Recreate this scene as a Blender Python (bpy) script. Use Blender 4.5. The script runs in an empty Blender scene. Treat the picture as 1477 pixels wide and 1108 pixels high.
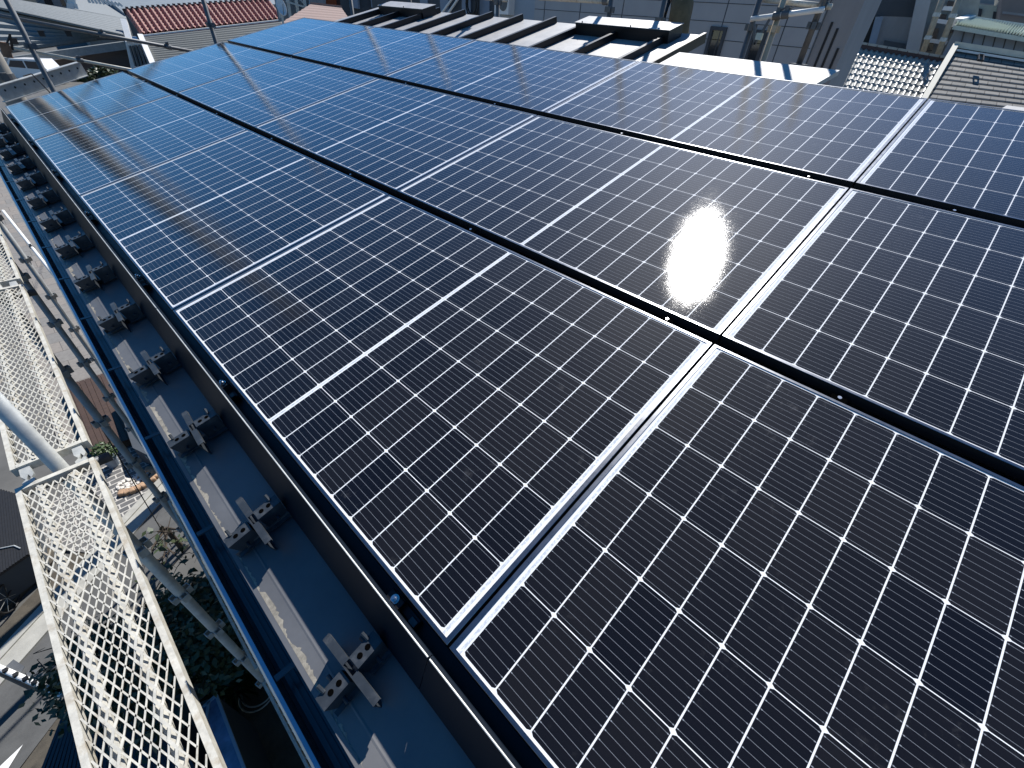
import bpy, bmesh, math, random
from mathutils import Vector, Matrix
R = math.radians
random.seed(11)
sc = bpy.context.scene
COL = sc.collection

# ------------------------------------------------------------------ camera
CAM = Vector((-0.20015, -0.33676, 1.01629))
RIGHT = Vector((0.6826, -0.7270, 0.0746)).normalized()
DOWN = Vector((-0.4279, -0.4804, -0.7655)).normalized()
FWD = Vector((0.5924, 0.4906, -0.6390)).normalized()
F, PX, PY = 621.04, 758.57, 555.70
cd = bpy.data.cameras.new('camera'); cam = bpy.data.objects.new('camera', cd); COL.objects.link(cam)
cam.matrix_world = Matrix(((RIGHT.x, -DOWN.x, -FWD.x, CAM.x), (RIGHT.y, -DOWN.y, -FWD.y, CAM.y),
                           (RIGHT.z, -DOWN.z, -FWD.z, CAM.z), (0, 0, 0, 1)))
cd.sensor_width = 36; cd.lens = F/1477*36
cd.shift_x = (738.5-PX)/1477; cd.shift_y = (PY-554)/1477
cd.clip_start = .02; cd.clip_end = 3000
sc.camera = cam
# ------------------------------------------------------------------ light
SUN = Vector((0.593, 0.307, 0.744)).normalized()
EL = math.asin(SUN.z); AZ = math.atan2(SUN.x, SUN.y)
w = bpy.data.worlds.new('World'); sc.world = w; w.use_nodes = True
nt = w.node_tree; bg = nt.nodes['Background']
sky = nt.nodes.new('ShaderNodeTexSky'); sky.sky_type = 'NISHITA'; sky.sun_disc = False
sky.sun_elevation = EL; sky.sun_rotation = AZ; sky.air_density = .9; sky.dust_density = .1; sky.ozone_density = 3.5
hs = nt.nodes.new('ShaderNodeHueSaturation'); hs.inputs['Saturation'].default_value = 1.34
nt.links.new(sky.outputs[0], hs.inputs['Color']); nt.links.new(hs.outputs[0], bg.inputs[0]); bg.inputs[1].default_value = .085
sd = bpy.data.lights.new('sun', 'SUN'); sd.energy = 5.0; sd.angle = R(.55); sd.color = (1, .975, .94)
so = bpy.data.objects.new('sun', sd); COL.objects.link(so)
so.rotation_euler = SUN.to_track_quat('Z', 'Y').to_euler(); so.location = (30, 20, 40)
sc.view_settings.view_transform = 'Standard'; sc.view_settings.look = 'None'
sc.view_settings.exposure = .45; sc.view_settings.gamma = 1
sc.cycles.max_bounces = 6; sc.cycles.sample_clamp_indirect = 4

# ------------------------------------------------------------------ helpers
TH = R(15.0); CT, ST = math.cos(TH), math.sin(TH)
GZ = -7.0
def rp(x, y, n): return Vector((x*CT-n*ST, y, x*ST+n*CT))     # point of the sloping roof frame
def ray(px, py): return (RIGHT*((px-PX)/F)+DOWN*((py-PY)/F)+FWD).normalized()
def at(px, py, r): return CAM+ray(px, py)*r
def atz(px, py, z):
    d = ray(px, py); return CAM+d*((z-CAM.z)/d.z)
def atx(px, py, x):
    d = ray(px, py); return CAM+d*((x-CAM.x)/d.x)
def aty(px, py, y):
    d = ray(px, py); return CAM+d*((y-CAM.y)/d.y)

class MB:
    def __init__(s): s.v = []; s.f = []; s.m = []; s.uv = []
    def poly(s, pts, mi=0, uv=None):
        b = len(s.v); s.v += [tuple(p) for p in pts]; s.f.append(tuple(range(b, b+len(pts)))); s.m.append(mi)
        s.uv.append(uv or [(0, 0)]*len(pts))
    def mesh(s, vs, fs, mi=0, uvs=None):
        b = len(s.v); s.v += [tuple(p) for p in vs]
        for k, f in enumerate(fs):
            s.f.append(tuple(b+i for i in f)); s.m.append(mi); s.uv.append(uvs[k] if uvs else [(0, 0)]*len(f))
    def box(s, c, d, mi=0, M=None):
        x, y, z = [q/2 for q in d]; c = Vector(c)
        vs = [Vector((sx*x, sy*y, sz*z)) for sz in (-1, 1) for sy in (-1, 1) for sx in (-1, 1)]
        vs = [(M @ q if M else q)+c for q in vs]
        s.mesh(vs, [(0, 2, 3, 1), (4, 5, 7, 6), (0, 1, 5, 4), (2, 6, 7, 3), (0, 4, 6, 2), (1, 3, 7, 5)], mi)
    def bar(s, a, b, wd, ht, up=(0, 0, 1), mi=0):
        a, b = Vector(a), Vector(b); d = (b-a); L = d.length; d.normalize()
        sd_ = d.cross(Vector(up))
        if sd_.length < 1e-5: sd_ = d.cross(Vector((0, 1, 0)))
        sd_.normalize(); u = sd_.cross(d)
        s.box((a+b)/2, (L, wd, ht), mi, Matrix((d, sd_, u)).transposed())
    def tube(s, a, b, r, r2=None, seg=10, mi=0, caps=True):
        a, b = Vector(a), Vector(b); r2 = r if r2 is None else r2
        d = (b-a).normalized(); o = d.orthogonal().normalized(); q = d.cross(o)
        vs = []
        for p, rr in ((a, r), (b, r2)):
            vs += [p+(o*math.cos(t)+q*math.sin(t))*rr for t in [2*math.pi*i/seg for i in range(seg)]]
        fs = [(i, (i+1) % seg, seg+(i+1) % seg, seg+i) for i in range(seg)]
        if caps: fs += [tuple(range(seg))[::-1], tuple(range(seg, 2*seg))]
        s.mesh(vs, fs, mi)
    def path(s, pts, r, seg=8, mi=0):
        for a, b in zip(pts, pts[1:]): s.tube(a, b, r, seg=seg, mi=mi)
    def prism(s, prof, a, b, fn, mi=0, closed=True):
        # profile of (x, n) pairs swept from y=a to y=b; fn maps (x, y, n) to a point
        n = len(prof); vs = [fn(x, a, z) for x, z in prof]+[fn(x, b, z) for x, z in prof]
        fs = [(i, (i+1) % n, n+(i+1) % n, n+i) for i in range(n if closed else n-1)]
        if closed: fs += [tuple(range(n))[::-1], tuple(range(n, 2*n))]
        s.mesh(vs, fs, mi)
    def slab(s, pts, ex, mi=0):
        pts = [Vector(p) for p in pts]; ex = Vector(ex); n = len(pts)
        vs = pts+[p+ex for p in pts]
        s.mesh(vs, [tuple(range(n)), tuple(range(n, 2*n))[::-1]]+[(i, n+i, n+(i+1) % n, (i+1) % n) for i in range(n)], mi)
    def build(s, name, mats, parent=None, smooth=False):
        me = bpy.data.meshes.new(name); me.from_pydata(s.v, [], s.f)
        for m in (mats if isinstance(mats, (list, tuple)) else [mats]): me.materials.append(m)
        me.polygons.foreach_set('material_index', s.m)
        l = me.uv_layers.new(name='UVMap'); k = 0
        for u in s.uv:
            for q in u: l.data[k].uv = q; k += 1
        bm = bmesh.new(); bm.from_mesh(me)
        if len(s.f) < 6000: bmesh.ops.recalc_face_normals(bm, faces=bm.faces)
        bm.to_mesh(me); bm.free()
        if smooth: me.polygons.foreach_set('use_smooth', [True]*len(me.polygons))
        o = bpy.data.objects.new(name, me); COL.objects.link(o)
        if parent: o.parent = parent
        return o
def tag(o, label=None, cat=None, group=None, kind=None):
    if label: o['label'] = label
    if cat: o['category'] = cat
    if group: o['group'] = group
    if kind: o['kind'] = kind
    return o
def thing(name, label, cat, loc=(0, 0, 0), rot=(0, 0, 0), group=None):
    o = bpy.data.objects.new(name, None); COL.objects.link(o); o.location = loc; o.rotation_euler = rot
    o.empty_display_size = .1
    return tag(o, label, cat, group)
def copy_tree(o, parent=None):
    c = o.copy(); COL.objects.link(c); c.parent = parent
    for ch in [q for q in bpy.data.objects if q.parent == o]: copy_tree(ch, c)
    return c
ROOFROT = (0, -TH, 0)
ORD = ['first', 'second', 'third', 'fourth', 'fifth', 'sixth', 'seventh', 'eighth', 'ninth', 'tenth', 'eleventh', 'twelfth', 'thirteenth', 'fourteenth', 'fifteenth', 'sixteenth']

# ------------------------------------------------------------------ materials
class NB:
    def __init__(s, name):
        s.m = bpy.data.materials.new(name); s.m.use_nodes = True; s.t = s.m.node_tree
        s.p = s.t.nodes['Principled BSDF']
    def n(s, t, **k):
        q = s.t.nodes.new(t)
        for a, b in k.items(): setattr(q, a, b)
        return q
    def l(s, a, b): s.t.links.new(a, b)
    def math(s, op, a, b=None, c=None):
        q = s.n('ShaderNodeMath', operation=op)
        for i, x in enumerate((a, b, c)):
            if x is None: continue
            if isinstance(x, (int, float)): q.inputs[i].default_value = x
            else: s.l(x, q.inputs[i])
        return q.outputs[0]
    def mix(s, f, a, b):
        q = s.n('ShaderNodeMix', data_type='RGBA')
        for i, x in ((0, f), (6, a), (7, b)):
            if isinstance(x, (int, float)): q.inputs[i].default_value = x
            elif isinstance(x, tuple): q.inputs[i].default_value = (*x, 1)[:4]
            else: s.l(x, q.inputs[i])
        return q.outputs[2]
    def noise(s, scale, detail=4, rough=.6, coord=None, vec=None):
        q = s.n('ShaderNodeTexNoise'); q.inputs['Scale'].default_value = scale
        q.inputs['Detail'].default_value = detail; q.inputs['Roughness'].default_value = rough
        if vec is None: vec = s.n('ShaderNodeTexCoord').outputs[coord or 'Object']
        s.l(vec, q.inputs['Vector']); return q.outputs['Fac']
    def ramp(s, x, lo, hi):
        q = s.n('ShaderNodeMapRange'); s.l(x, q.inputs[0]); q.inputs[1].default_value = lo; q.inputs[2].default_value = hi
        return q.outputs[0]
def mat(name, col, rough=.5, metal=0., var=.25, scale=6., bump=0., bscale=60., stain=None, stain_amt=.5, spec=.5, stretch=None):
    b = NB(name); tc = b.n('ShaderNodeTexCoord').outputs['Object']
    if stretch:
        mp = b.n('ShaderNodeMapping'); mp.inputs['Scale'].default_value = stretch; b.l(tc, mp.inputs[0]); tc = mp.outputs[0]
    n1 = b.noise(scale, 6, .65, vec=tc)
    c = tuple(col)
    dark = tuple(q*(1-var) for q in c); lite = tuple(min(1, q*(1+var)) for q in c)
    out = b.mix(b.ramp(n1, .3, .7), dark, lite)
    if stain:
        n2 = b.noise(scale*.45, 8, .7, vec=tc); out = b.mix(b.math('MULTIPLY', b.ramp(n2, .52, .66), stain_amt), out, stain)
    b.l(out, b.p.inputs['Base Color'])
    r = b.n('ShaderNodeMapRange'); b.l(n1, r.inputs[0]); r.inputs[3].default_value = max(.02, rough*.8); r.inputs[4].default_value = min(1, rough*1.2)
    b.l(r.outputs[0], b.p.inputs['Roughness']); b.p.inputs['Metallic'].default_value = metal
    b.p.inputs['Specular IOR Level'].default_value = spec
    if bump:
        bp = b.n('ShaderNodeBump'); bp.inputs['Strength'].default_value = bump; bp.inputs['Distance'].default_value = .01
        b.l(b.noise(bscale, 4, .6, vec=tc), bp.inputs['Height']); b.l(bp.outputs[0], b.p.inputs['Normal'])
    return b.m

M = {}
M['roof'] = mat('dark_roof_sheet', (.125, .128, .135), .48, .15, .22, 2.2, .25, 5, stain=(.21, .20, .185), stain_amt=.45)
M['roof_sunlit'] = mat('upper_roof_sheet', (.33, .325, .32), .5, .1, .1, 5, .05, 30, stain=(.5, .48, .45), stain_amt=.3)  # pale copy of the dark sheet: grazing sun put into the colour
M['cover'] = mat('front_cover_paint', (.007, .012, .020), .5, 0, .15, 4, spec=.12)
M['black'] = mat('black_metal', (.012, .012, .014), .42, .3, .15, 20)
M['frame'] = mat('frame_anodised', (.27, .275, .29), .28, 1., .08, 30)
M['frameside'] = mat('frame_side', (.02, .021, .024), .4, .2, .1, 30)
M['guard'] = mat('snow_guard_steel', (.035, .042, .05), .42, .1, .2, 30, stain=(.2, .2, .2), stain_amt=.3)
M['bolt'] = mat('stainless_bolt', (.72, .72, .72), .25, 1., .1, 60)
M['gutter'] = mat('gutter_pvc', (.065, .075, .088), .22, 0, .15, 8, stain=(.10, .11, .11), stain_amt=.5)
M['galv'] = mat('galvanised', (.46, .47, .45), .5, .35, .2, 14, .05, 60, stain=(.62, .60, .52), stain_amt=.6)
M['galvd'] = mat('galvanised_dark', (.12, .125, .13), .55, .3, .2, 10, .04, 60, stain=(.15, .15, .145), stain_amt=.5)  # dark copy of the zinc, also standing for the posts' backlit sides
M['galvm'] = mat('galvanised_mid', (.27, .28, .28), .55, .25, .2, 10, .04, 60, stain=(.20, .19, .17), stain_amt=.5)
M['plank'] = mat('plank_zinc', (.53, .51, .445), .6, .1, .2, 25, .1, 120, stain=(.30, .23, .14), stain_amt=.6)
M['white'] = mat('white_paint', (.75, .74, .71), .5, 0, .08, 4)
M['cream'] = mat('cream_trim', (.62, .58, .47), .6, 0, .1, 4)
M['cream2'] = mat('ledge_paint', (.44, .43, .41), .6, 0, .12, 5, stain=(.36, .35, .33))
M['asphalt'] = mat('asphalt', (.085, .085, .082), .9, 0, .25, 3, .3, 120)
M['concrete'] = mat('concrete', (.36, .35, .31), .85, 0, .15, 4, .2, 80, stain=(.25, .24, .21))
M['ground'] = mat('ground', (.10, .098, .092), .95, 0, .3, .6, .2, 40)
M['soil'] = mat('soil', (.07, .06, .045), .95, 0, .4, 4, .4, 60)
M['wood'] = mat('brown_timber', (.055, .030, .019), .65, 0, .35, 6, .2, 60, stretch=(1, 8, 1))
M['rust'] = mat('rusty_steel', (.19, .10, .055), .75, .1, .5, 12)
M['wallgray'] = mat('grey_siding', (.33, .35, .37), .7, 0, .07, 2)
M['wallblue'] = mat('pale_blue_siding', (.30, .36, .42), .7, 0, .06, 2)
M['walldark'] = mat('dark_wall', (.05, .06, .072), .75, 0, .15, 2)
M['concwall'] = mat('weathered_concrete', (.27, .27, .275), .85, 0, .2, 1.2, .1, 40, stretch=(1, 1, .3))
M['glassdark'] = mat('window_glass', (.02, .03, .04), .08, 0, .1, 3, spec=.8)
M['beige'] = mat('beige_wall', (.42, .33, .24), .8, 0, .12, 4)
M['orange'] = mat('orange_wall', (.42, .13, .06), .8, 0, .15, 4)
M['brownroof'] = mat('brown_roof', (.28, .19, .16), .8, 0, .15, 6)
M['redtile'] = mat('red_tile', (.34, .115, .085), .55, 0, .4, 5)
M['ridgetile'] = mat('dark_ridge_tile', (.06, .03, .028), .6, 0, .3, 6)
M['slate'] = mat('grey_slate', (.21, .225, .225), .75, 0, .18, 5)
M['slated'] = mat('dark_slate', (.13, .135, .125), .8, 0, .3, 8, stretch=(1, 1, 3))
M['bluegrayroof'] = mat('blue_grey_roof', (.20, .23, .25), .7, 0, .12, 1)
M['kawara'] = mat('glazed_tile', (.33, .32, .28), .38, 0, .15, 6, spec=.6)
M['greenmetal'] = mat('pale_green_metal', (.5, .56, .5), .55, .1, .1, 6)
M['bluewall'] = mat('blue_grey_cladding', (.20, .245, .31), .65, 0, .08, 3)
M['tan'] = mat('tan_pipe', (.40, .34, .25), .6, .1, .2, 8)
M['brownwall'] = mat('brown_siding', (.07, .055, .05), .8, 0, .3, 4, stretch=(.3, .3, 5))
M['skin'] = mat('skin', (.5, .32, .23), .6, 0, .05, 10)
M['hair'] = mat('hair', (.015, .012, .01), .6, 0, .1, 30)
M['navy'] = mat('navy_cloth', (.02, .03, .10), .85, 0, .2, 15)
M['khaki'] = mat('khaki_cloth', (.13, .105, .06), .9, 0, .25, 15)
M['bark'] = mat('bark', (.05, .037, .025), .9, 0, .3, 20)
M['hole'] = mat('hole_black', (.002, .002, .002), .95, 0, .1, 20, spec=0)
M['dirt'] = mat('dried_dirt', (.27, .245, .20), .95, 0, .4, 60)
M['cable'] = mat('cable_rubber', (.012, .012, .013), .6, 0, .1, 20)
M['stone'] = mat('orange_stone', (.36, .23, .14), .85, 0, .4, 6, .3, 20)
M['whitestone'] = mat('white_stone', (.62, .58, .52), .85, 0, .25, 14, .4, 30)
M['red'] = mat('red_plastic', (.5, .05, .03), .5, 0, .1, 5)
M['carwhite'] = mat('car_paint_white', (.78, .78, .78), .25, 0, .03, 3)
M['poleconc'] = mat('pole_concrete', (.27, .25, .215), .8, 0, .15, 5)

def leafmat(name, c1, c2):
    b = NB(name); tc = b.n('ShaderNodeTexCoord').outputs['Object']
    b.l(b.mix(b.noise(7, 3, .6, vec=tc), c1, c2), b.p.inputs['Base Color']); b.p.inputs['Roughness'].default_value = .45
    return b.m
M['leaf'] = leafmat('dark_leaf', (.018, .03, .012), (.06, .08, .025))
M['leaf2'] = leafmat('bright_leaf', (.028, .055, .013), (.06, .10, .03))

def brickmat(name, c1, c2, mortar, su, sv, msize, coord='UV', rough=.8, bw=.5, rh=.25):
    b = NB(name); br = b.n('ShaderNodeTexBrick'); tc = b.n('ShaderNodeTexCoord')
    mp = b.n('ShaderNodeMapping'); mp.inputs['Scale'].default_value = (su, sv, 1)
    b.l(tc.outputs[coord], mp.inputs[0]); b.l(mp.outputs[0], br.inputs['Vector'])
    br.inputs['Color1'].default_value = (*c1, 1); br.inputs['Color2'].default_value = (*c2, 1); br.inputs['Mortar'].default_value = (*mortar, 1)
    br.inputs['Scale'].default_value = 1; br.inputs['Mortar Size'].default_value = msize; br.inputs['Mortar Smooth'].default_value = .1
    br.inputs['Brick Width'].default_value = bw; br.inputs['Row Height'].default_value = rh
    nz = b.noise(9, 6, .7, coord='Object')
    q = b.n('ShaderNodeMix', data_type='RGBA', blend_type='MULTIPLY'); q.inputs[0].default_value = .45
    b.l(br.outputs['Color'], q.inputs[6])
    cr = b.n('ShaderNodeMapRange'); b.l(nz, cr.inputs[0]); cr.inputs[1].default_value = .3; cr.inputs[2].default_value = .7; cr.inputs[3].default_value = .55; cr.inputs[4].default_value = 1.25
    cc = b.n('ShaderNodeCombineColor'); [b.l(cr.outputs[0], cc.inputs[i]) for i in range(3)]
    b.l(cc.outputs[0], q.inputs[7]); b.l(q.outputs[2], b.p.inputs['Base Color']); b.p.inputs['Roughness'].default_value = rough
    return b.m
M['slatecourse'] = brickmat('slate_courses', (.215, .205, .185), (.16, .155, .142), (.05, .048, .045), 1, 1, .022, bw=.62, rh=.25)
M['pavers'] = brickmat('paving_setts', (.14, .135, .13), (.10, .10, .10), (.50, .47, .42), 1, 1, .012, coord='Object', bw=.26, rh=.13)
M['tilepave'] = brickmat('pavement_tiles', (.24, .21, .18), (.19, .18, .165), (.10, .09, .08), 1, 1, .008, coord='Object', bw=.6, rh=.6)

# ---- solar laminate
W_, L_ = 1.122, 1.7964
MU, MV, CG = .0285, .0130, .0135
PU, PV = (L_-2*MU-CG)/18, (W_-2*MV)/6
def solar_material():
    b = NB('solar_cells'); tc = b.n('ShaderNodeTexCoord'); sep = b.n('ShaderNodeSeparateXYZ'); b.l(tc.outputs['Object'], sep.inputs[0])
    x = b.math('SUBTRACT', sep.outputs[0], MV); t = b.math('SUBTRACT', sep.outputs[1], MU)
    g = b.math('SUBTRACT', t, 9*PU); gin = b.n('ShaderNodeClamp'); b.l(g, gin.inputs[0]); gin.inputs[1].default_value = 0; gin.inputs[2].default_value = CG
    t2 = b.math('SUBTRACT', t, gin.outputs[0])
    def clampd(v, hi):
        q = b.n('ShaderNodeClamp'); b.l(v, q.inputs[0]); q.inputs[1].default_value = 0; q.inputs[2].default_value = hi; return q.outputs[0]
    t3 = clampd(t2, 18*PU); x3 = clampd(x, 6*PV)
    fu = b.math('PINGPONG', t3, PU/2); fv = b.math('PINGPONG', x3, PV/2)
    m1 = b.math('GREATER_THAN', fu, .0017); m2 = b.math('GREATER_THAN', fv, .0010)
    m3 = b.math('GREATER_THAN', b.math('ADD', fu, b.math('MULTIPLY', fv, 1.7)), .0100)
    cell = b.math('MULTIPLY', b.math('MULTIPLY', m1, m2), m3)
    # busbars run along the long side of the module
    fb = b.math('PINGPONG', b.math('SUBTRACT', x3, PV/20), PV/20)
    bus = b.math('LESS_THAN', fb, .00032)
    # solder pads near the cell ends
    pad = b.math('MULTIPLY', b.math('LESS_THAN', fb, .0010), b.math('LESS_THAN', b.math('ABSOLUTE', b.math('SUBTRACT', fu, .005)), .0014))
    bus = b.math('MAXIMUM', bus, pad)
    # per-cell tone
    iu = b.math('FLOOR', b.math('DIVIDE', t3, PU)); iv = b.math('FLOOR', b.math('DIVIDE', x3, PV))
    cb = b.n('ShaderNodeCombineXYZ'); b.l(iu, cb.inputs[0]); b.l(iv, cb.inputs[1])
    oi = b.n('ShaderNodeObjectInfo'); b.l(b.math('MULTIPLY', oi.outputs['Random'], 57.), cb.inputs[2])
    wn = b.n('ShaderNodeTexWhiteNoise'); b.l(cb.outputs[0], wn.inputs['Vector'])
    ccol = b.mix(wn.outputs['Value'], (.0022, .0026, .0055), (.0085, .0080, .0095))
    # grid fingers (very fine)
    fing = b.math('LESS_THAN', b.math('PINGPONG', t3, .0007), .00012)
    ccol = b.mix(b.math('MULTIPLY', fing, .03), ccol, (.3, .3, .3))
    ccol = b.mix(b.math('MULTIPLY', bus, .46), ccol, (.52, .55, .60))
    # bus ribbons on the end and centre margins
    endr = b.math('MULTIPLY', b.math('GREATER_THAN', b.math('ABSOLUTE', b.math('SUBTRACT', t2, 9*PU)), 9*PU+.002), b.math('LESS_THAN', b.math('ABSOLUTE', b.math('SUBTRACT', t2, 9*PU)), 9*PU+.0085))
    cenr = b.math('LESS_THAN', b.math('ABSOLUTE', b.math('SUBTRACT', g, CG/2)), .0034)
    nz = b.noise(160, 3, .6); rib = b.math('MULTIPLY', b.math('MAXIMUM', endr, cenr), b.ramp(nz, .35, .6))
    back = b.mix(b.math('MULTIPLY', rib, .8), (.80, .80, .79), (.40, .44, .50))
    col = b.mix(cell, back, ccol)
    # dust film and dried drops
    d1 = b.ramp(b.noise(3.1, 7, .7), .52, .75); d2 = b.ramp(b.noise(24, 6, .75), .56, .8)
    dust = b.math('MULTIPLY', b.math('MULTIPLY', d1, d2), .40)
    col = b.mix(dust, col, (.4, .39, .38))
    film = b.math('MULTIPLY', b.ramp(b.noise(1.3, 5, .6), .3, .9), .0018)
    col = b.mix(film, col, (.35, .34, .33))
    b.l(col, b.p.inputs['Base Color'])
    b.p.inputs['Roughness'].default_value = .55; b.p.inputs['Specular IOR Level'].default_value = .04
    gl = b.n('ShaderNodeBsdfAnisotropic', distribution='BECKMANN'); gl.inputs['Color'].default_value = (1, 1, 1, 1)
    cr = b.n('ShaderNodeMapRange'); b.l(b.noise(14, 5, .6), cr.inputs[0]); cr.inputs[3].default_value = .115; cr.inputs[4].default_value = .150
    b.l(cr.outputs[0], gl.inputs['Roughness'])
    bp = b.n('ShaderNodeBump'); bp.inputs['Strength'].default_value = .11; bp.inputs['Distance'].default_value = .0008
    b.l(b.noise(300, 2, .5), bp.inputs['Height']); b.l(bp.outputs[0], gl.inputs['Normal'])
    fr = b.n('ShaderNodeFresnel'); fr.inputs['IOR'].default_value = 1.5
    fac = b.math('MAXIMUM', .018, b.math('MULTIPLY', b.math('SUBTRACT', fr.outputs[0], .026), 1.5)); fac = b.math('MINIMUM', fac, .95)
    mx = b.n('ShaderNodeMixShader'); b.l(fac, mx.inputs[0]); b.l(b.p.outputs[0], mx.inputs[1]); b.l(gl.outputs[0], mx.inputs[2])
    b.l(mx.outputs[0], b.t.nodes['Material Output'].inputs['Surface'])
    return b.m
M['solar'] = solar_material()

# ================================================================== GROUND
def struct(o): return tag(o, kind='structure')
g = MB(); g.poly([(-900, -900, GZ-.02), (900, -900, GZ-.02), (900, 900, GZ-.02), (-900, 900, GZ-.02)]); struct(g.build('ground', M['ground']))
D = Vector((.788, .615, 0)); N_ = Vector((-.615, .788, 0)); K0 = Vector((-1.0, 8.31, GZ))     # the lane beside the house
def lane(a, b0, b1, c, z): return [K0+D*a+N_*b0+Vector((0, 0, z)), K0+D*c+N_*b0+Vector((0, 0, z)), K0+D*c+N_*b1+Vector((0, 0, z)), K0+D*a+N_*b1+Vector((0, 0, z))]
g = MB(); g.poly(lane(-14, -1.12, 0, 9, .004)); struct(g.build('lane', M['asphalt']))
g = MB(); g.slab(lane(-14, .002, .30, 9, .03), (0, 0, -.06)); g.slab(lane(-14, .302, .44, 9, .05), (0, 0, -.06)); struct(g.build('kerb', M['concrete']))
g = MB(); g.slab(lane(-1.3, .445, 2.0, 6, .03), (0, 0, -.05)); po = struct(g.build('paved_yard', M['pavers']))
g = MB(); g.slab(lane(-14, .445, .75, -1.32, .02), (0, 0, -.05)); g.slab(lane(-14, .9, 1.25, -1.32, .06), (0, 0, -.1)); struct(g.build('border_boards', M['soil']))
g = MB(); g.poly([(-2.2, 11.2, GZ+.01), (3.5, 14, GZ+.01), (3.5, 40, GZ+.01), (-2.4, 40, GZ+.01)]); struct(g.build('alley_paving', M['tilepave']))
g = MB(); t0 = atz(12, 1108, GZ+.012); t1 = atz(33, 1074, GZ+.012); t2 = atz(-2, 1100, GZ+.012)
g.poly([t0, t1, t2-Vector((.1, .1, 0))]); struct(g.build('lane_marking', M['white']))
g = MB(); g.poly([(-6, -6, GZ), (-.1, -6, GZ), (-.1, 5.9, GZ), (-2.3, 5.9, GZ), (-6, 2.9, GZ)]); struct(g.build('garden_soil', M['soil']))

# ================================================================== THE HOUSE
house = thing('house', 'house with the dark standing seam metal roof that carries the solar panels', 'house', (0, 0, 0))
YE, YV, XR, XR2 = 7.12, 1.93, 4.66, 4.10
g = MB()
g.slab([rp(-.288, -4, -.14), rp(-.288, YE, -.14), rp(3.62, YE, -.14), rp(3.62, -4, -.14)], rp(0, 0, -.03))
g.prism([(-.250, -.1398), (-.246, -.1391), (-.242, -.1398)], -4, YE, rp)             # crease of the sheet
g.prism([(-.30, -.139), (-.288, -.139), (-.288, -.16), (-.298, -.175)], -4, YE, rp)   # eave drip
g.build('eave_roof_sheet', M['roof'], house)
g = MB()
g.slab([rp(3.621, YV, -.14), rp(3.621, YE, -.14), rp(XR, YE, -.14), rp(XR, YV, -.14)], rp(0, 0, -.06))
g.build('upper_roof_sheet', M['roof_sunlit'], house)
g = MB()
g.slab([rp(3.64, -.95, -.128), rp(3.64, -.30, -.128), rp(3.86, -.36, -.128), rp(3.86, -.95, -.128)], rp(0, 0, -.03))
g.build('ridge_flashing', M['cream2'], house)
g = MB(); g.slab([rp(3.64, .66, -.128), rp(3.64, 1.84, -.128), rp(XR2+.02, 1.84, -.128), rp(XR2+.02, .60, -.128)], rp(0, 0, -.03))
g.build('ridge_flashing', M['cream2'], house)
for k in range(-8, 14):
    y = .13+.503*k; xr = XR-.02 if y > YV else 3.6
    g = MB(); g.prism([(-.285, -.1395), (-.285, -.118), (xr, -.118), (xr, -.1395)], y-.007, y+.007, lambda x, yy, n: rp(x, yy, n))
    if y > YV: g.prism([(3.5, -.139), (3.5, -.085), (xr, -.085), (xr, -.139)], y-.020, y+.012, lambda x, yy, n: rp(x, yy, n))
    g.build('roof_seam', M['black'] if y > YV else M['roof'], house)  # upper ribs black: the shade on their sides is put into the colour
g = MB(); g.prism([(3.3, -.20), (3.3, -.125), (XR+.02, -.125), (XR+.02, -.20)], YV-.03, YV-.002, rp); g.build('verge_trim', M['black'], house)
for (y0, y1) in ((2.08, 3.12), (5.62, 6.62)):
    g = MB(); g.prism([(4.33, -.139), (4.33, -.055), (4.335, -.045), (4.55, -.045), (4.55, -.139)], y0, y1, rp, mi=0)
    g.prism([(4.325, -.0445), (4.325, -.041), (4.56, -.041), (4.56, -.0445)], y0-.01, y1+.01, rp, mi=1)
    vb = g.build('ridge_vent', [M['black'], M['roof_sunlit']], house)
    for yy in (y0+.4, y1-.08):
        q = MB(); q.tube(rp(4.335, yy, -.041), rp(4.335, yy, -.03), .006, seg=6); q.build('screw', M['black'], vb)
g = MB()
g.slab([(-.13, -4, -.25), (-.13, 6.35, -.25), (-.13, 6.35, GZ), (-.13, -4, GZ)], (.2, 0, 0))
g.slab([(.071, 6.35, -.27), (4.3, 6.35, .78), (4.3, 6.35, GZ), (.071, 6.35, GZ)], (0, -.2, 0))
g.slab([(4.3, -4, .60), (4.3, 6.34, .60), (4.3, 6.34, GZ), (4.3, -4, GZ)], (-.2, 0, 0))
g.build('wall', M['beige'], house)
g = MB()   # soffit boards
g.slab([rp(-.28, -4, -.175), rp(-.28, YE-.01, -.175), rp(-.02, YE-.01, -.175), rp(-.02, -4, -.175)], rp(0, 0, -.012)); g.build('soffit', M['white'], house)
# gutter (box profile, hung level under the eave)
GX, GR = -.309, -.300
g = MB()
prof = [(-.205, GR+.045), (-.205, GR-.045), (-.214, GR-.055), (-.292, GR-.055), (-.300, GR-.048), (GX, GR), (GX-.001, GR+.004), (GX-.010, GR+.004), (GX-.013, GR-.003), (GX-.010, GR-.009), (GX-.003, GR-.007), (-.306, GR-.052), (-.295, GR-.062), (-.212, GR-.062), (-.200, GR-.048), (-.200, GR+.045)]
g.prism(prof, -4, YE+.02, lambda x, y, n: Vector((x, y, n)))
g.prism([(-.285, GR-.0549), (-.285, GR-.044), (-.280, GR-.044), (-.280, GR-.0549)], -4, YE, lambda x, y, n: Vector((x, y, n)))
g.prism([(-.268, GR-.0549), (-.264, GR-.026), (-.206, GR-.022), (-.206, GR-.0549)], -4, YE, lambda x, y, n: Vector((x, y, n)))
gut = g.build('gutter', M['gutter'], house)
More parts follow.
